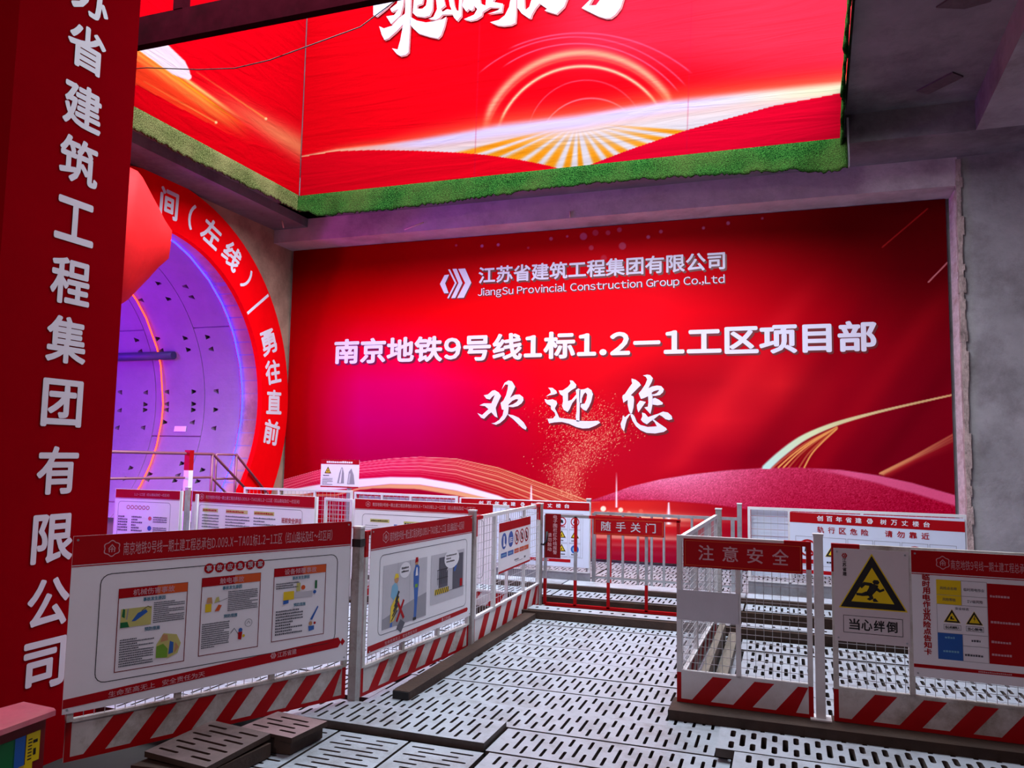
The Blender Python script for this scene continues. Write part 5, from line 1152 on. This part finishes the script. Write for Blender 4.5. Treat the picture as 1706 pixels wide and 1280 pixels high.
# ================================================================== deck planks, sleepers, steps
_PL = {}
def plank_mesh(L_, W_, pitch=.056, sw=.019, th=.045, square=False):
    """perforated deck plank along local X, top at local z = 0; alternating short-short / long slots cut right through"""
    k = (round(L_, 3), round(W_, 3), pitch, sw, square)
    if k in _PL: return _PL[k]
    b_ = MB(); n = max(2, int((L_ - .05) / pitch)); x0 = (L_ - n * pitch) / 2; f = W_ / .38
    if square: colA, colB = [(W_ * .5 - .03, W_ * .5 + .03)], []
    else: colA, colB = [(.030 * f, .150 * f), (.230 * f, .350 * f)], [(.085 * f, .295 * f)]
    z = 0.0; q = lambda x, y, zz=0.0: (x, y, zz)
    b_.face([q(0, 0), q(x0, 0), q(x0, W_), q(0, W_)], PLANK); b_.face([q(x0 + n * pitch, 0), q(L_, 0), q(L_, W_), q(x0 + n * pitch, W_)], PLANK)
    for i in range(n):
        xa, xb = x0 + i * pitch, x0 + (i + 1) * pitch; xm = (xa + xb) / 2; h = sw / 2
        holes = colA if i % 2 == 0 else colB
        if not holes: b_.face([q(xa, 0), q(xb, 0), q(xb, W_), q(xa, W_)], PLANK); continue
        cuts = [0] + [(holes[j][1] + holes[j + 1][0]) / 2 for j in range(len(holes) - 1)] + [W_]
        for j, (ya, yb) in enumerate(holes):
            c0, c1 = cuts[j], cuts[j + 1]
            Lh = [(xm, yb), (xm - h * .7, yb - h * .3), (xm - h, yb - h), (xm - h, ya + h), (xm - h * .7, ya + h * .3), (xm, ya)]
            Rh = [(2 * xm - x, y) for x, y in Lh]
            b_.face([q(xm, c1), q(xa, c1), q(xa, c0), q(xm, c0)] + [q(*p_) for p_ in reversed(Lh)], PLANK)
            b_.face([q(xm, c0), q(xb, c0), q(xb, c1), q(xm, c1)] + [q(*p_) for p_ in Rh], PLANK)
            loop = Lh + list(reversed(Rh))[1:-1]
            for m_ in range(len(loop)):
                p0, p1 = loop[m_], loop[(m_ + 1) % len(loop)]
                b_.face([q(*p0), q(*p1), q(*p1, -th), q(*p0, -th)], PLANK_S)
    P = [(0, 0), (L_, 0), (L_, W_), (0, W_)]
    for j in range(4):
        a, c = P[j], P[(j + 1) % 4]; b_.face([q(*a), q(*a, -th), q(*c, -th), q(*c)], PLANK_S)
    me = bpy.data.meshes.new('deck_plank'); me.from_pydata(b_.v, [], b_.f)
    for m in b_.mats: me.materials.append(m)
    me.polygons.foreach_set('material_index', b_.m); me.update()
    _PL[k] = me; return me
PR = random.Random(12)
def plank(x, y, z, L_, W_, lab, group=None, rot=0.0, tilt=(0, 0), dark=None, **kw):
    me = plank_mesh(L_, W_, **kw)
    if dark: me = me.copy(); me.materials[0] = dark; me.materials[1] = BROWN
    o_ = bpy.data.objects.new('deck_plank', me); C.objects.link(o_)
    o_.location = (x, y, z); o_.rotation_euler = (tilt[0], tilt[1], rot); return tag(o_, lab, 'plank', group)
G = .388
for k in range(8):
    y = 4.572 + .4 * k; j = PR.uniform(-.02, .02)
    plank(-2.62 + j, y, PR.uniform(-.004, .004), 2.235, G if k < 7 else .205, 'silver slotted plank laid crosswise on the gangway leading up to the gate', 'planks of the gangway to the gate')
for i, x in enumerate((-.36, 1.66)):
    for k in range(5): plank(x + PR.uniform(-.02, .02), 5.52 + .4 * k, PR.uniform(-.004, .004), 2.0, G, 'silver slotted plank behind the attention sign and tripping sign barriers', 'planks beyond the right barriers', sw=.026)
for i, x in enumerate((-4.64, -6.66)):
    for k in range(2, 9): plank(x + PR.uniform(-.02, .02), 3.96 + .4 * k, PR.uniform(-.004, .004), 2.0, G, 'silver slotted plank on the deck behind the left hand sign barriers', 'planks behind the left barriers')
for i, x in enumerate((-4.46, -2.44, -.42, 1.60)):
    for k in range(6 if x > 1 else 7): plank(x + PR.uniform(-.02, .02), 9.20 + .4 * k, PR.uniform(-.003, .003), 2.0, G, 'bright slotted plank on the far walkway below the welcome banner', 'planks of the far walkway')
# foreground
for k in range(2): plank(-5.3, 3.96 + .4 * k, 0, 2.0, G, 'silver slotted plank on the deck behind the left hand sign barriers', 'planks behind the left barriers')
plank(-3.20, 4.187, .035, 1.61, .375, 'slotted plank with a dark edge, lying proud beside the nearest grey post', th=.045)
plank(-1.575, 4.175, .002, 1.28, .375, 'slotted plank in the middle foreground, end to end with the proud plank')
plank(-1.545, 3.785, .0, 2.0, .375, 'slotted plank nearest the camera in the middle foreground')
plank(-.372, 4.50, .07, 2.0, .345, 'raised plank with wide slots just in front of the right timber sleeper', sw=.029)
plank(-.272, 4.135, .072, 2.0, .345, 'raised plank with wide slots nearest the right hand corner', sw=.029)
plank(-.39, 4.87, .0, 2.0, .345, 'shaded slotted plank tucked under the right timber sleeper', sw=.026)
for k, (x, lab) in enumerate(((-1.575, 'lengthwise slotted plank in front of the proud plank, nearest the middle'), (-2.032, 'lengthwise slotted plank between two others in the left foreground'), (-2.489, 'lengthwise slotted plank nearest the striped barrier in the left foreground'))):
    plank(x, 1.9, -.002, 2.25, .44, lab, rot=math.pi / 2)
DARKP = mat('plank_dirty', srgb(104, 84, 82), .6, .1, var=.25, scale=8, dirt=srgb(54, 40, 38), dirt_amt=.8)
plank(-2.64, 3.21, .105, .46, .40, 'short dark slotted offcut plank leaning against the nearest striped barrier', rot=math.pi / 2 - .06, tilt=(.03, -.03), dark=DARKP, th=.028)
plank(-2.50, 3.70, .10, .30, .36, 'pinkish slotted offcut plank at the foot of the nearest striped barrier', rot=math.pi / 2 - .10, dark=mat('plank_pinkish', srgb(150, 120, 122), .55, .1, var=.2, scale=8, dirt=srgb(84, 66, 62), dirt_amt=.7), th=.028)
b = MB(); b.prism(Fr((0, 0, .004), (1, 0, 0), (0, 1, 0)), [(-3.05, 3.16), (-2.64, 3.22), (-2.60, 3.66), (-3.02, 3.60)], 0, .07, BROWN)
tag(b.build('timber_block', loc=(-2.8, 3.4, -.16)), 'dark timber packing under the short dark offcut plank', 'timber')
b = MB(); b.prism(Fr((0, 0, .004), (1, 0, 0), (0, 1, 0)), [(-2.86, 3.69), (-2.52, 3.72), (-2.50, 4.0), (-2.80, 3.98)], 0, .07, BROWN)
tag(b.build('timber_block', loc=(-2.7, 3.8, -.16)), 'dark timber packing under the pinkish offcut plank', 'timber')
# sleepers and steps
def sleeper(a, c, m, lab, name='sleeper'):
    b_ = MB(); b_.box(a, c, m); return tag(b_.build(name, loc=((a[0] + c[0]) / 2, (a[1] + c[1]) / 2, a[2])), lab, 'sleeper')
sl = [sleeper((-2.475, 4.80, 0), (-2.355, 7.60, .055), BROWN, 'long brown steel sleeper along the foot of the left barriers')]
b = MB(); b.box((-2.473, 4.792, .003), (-2.357, 4.80, .052), BLACK); b.build('end_cap', sl[0])
sr = sleeper((-.70, 5.08, 0), (3.2, 5.36, .06), BROWN, 'dark sleeper under the attention sign and tripping sign barriers')
b = MB(); b.box((-.708, 5.082, .003), (-.70, 5.358, .057), BLACK); b.build('end_cap', sr)
sleeper((-4.4, 7.585, -.16), (3.4, 7.63, .078), BROWN, 'brown edge beam of the lowest step just before the gate')
plank(-2.46, 7.63, .088, 1.96, .20, 'narrow raised plank with square holes right under the gate', square=True, pitch=.055, sw=.03)
plank(-.40, 7.63, .088, 2.0, .20, 'narrow raised plank with square holes right of the gate', square=True, pitch=.055, sw=.03)
sleeper((-4.4, 8.33, -.16), (3.4, 8.375, .088), BROWN, 'brown edge beam of the second step behind the gate')
for x, w_ in ((-4.44, 'left of'), (-2.42, 'straight behind'), (-.40, 'right of'), (1.62, 'far right of')): plank(x, 8.375, .10, 2.0, .375, 'raised slotted plank of the second step, %s the gate' % w_)
sleeper((-4.4, 8.77, -.16), (3.4, 8.81, .15), BROWN, 'brown edge beam of the top step before the far walkway')
for x, w_ in ((-4.44, 'left'), (-2.42, 'middle'), (-.40, 'right'), (1.62, 'outer right')): sleeper((x, 8.81, .11), (x + 2.0, 9.12, .155), PLANK, 'plain pale board capping the top step, %s length' % w_, 'step_board')
b = MB(); b.box((-4.4, 8.82, -.16), (3.4, 9.1, .11), BROWN); tag(b.build('step_bearer', loc=(0, 8.9, -.16)), 'dark bearer under the pale boards of the top step', 'bearer')
# bearers carrying the deck
for y, lab in ((9.16, 'front'), (11.9, 'rear')):
    b = MB(); b.box((-6.5, y, -.16), (2.1, y + .08, -.046), BROWN); tag(b.build('deck_bearer', loc=(-1, y, -.16)), 'long dark %s bearer under the far walkway planks' % lab, 'bearer')
for x, y0_, y1_, lab in ((-6.55, 3.9, 7.97, 'outer left'), (-4.75, 3.9, 7.97, 'inner left'), (-2.75, 3.9, 7.97, 'gangway left'), (-2.3, 1.9, 7.55, 'gangway near post'), (-1.5, 1.9, 7.55, 'gangway middle'), (-.50, 3.6, 7.55, 'gangway right'), (.4, 3.6, 7.55, 'right'), (1.5, 3.6, 7.55, 'outer right')):
    b = MB(); b.box((x, y0_, -.16), (x + .09, y1_, -.05), BROWN); tag(b.build('deck_bearer', loc=(x, y0_, -.16)), 'dark %s bearer running lengthwise under the deck planks' % lab, 'bearer')
# old boards lying along the side barrier
for k, (x0_, x1_, y0_, y1_, h, lab) in enumerate(((-.565, -.515, 5.60, 7.35, .16, 'tall weathered board on edge beside the side mesh barrier'), (-.49, -.41, 5.75, 7.45, .07, 'low weathered board lying beside the side mesh barrier'))):
    b = MB(); b.box((x0_, y0_, .004), (x1_, y1_, h), TIMBER); tag(b.build('weathered_board', loc=(x0_, y0_, 0)), lab, 'board')
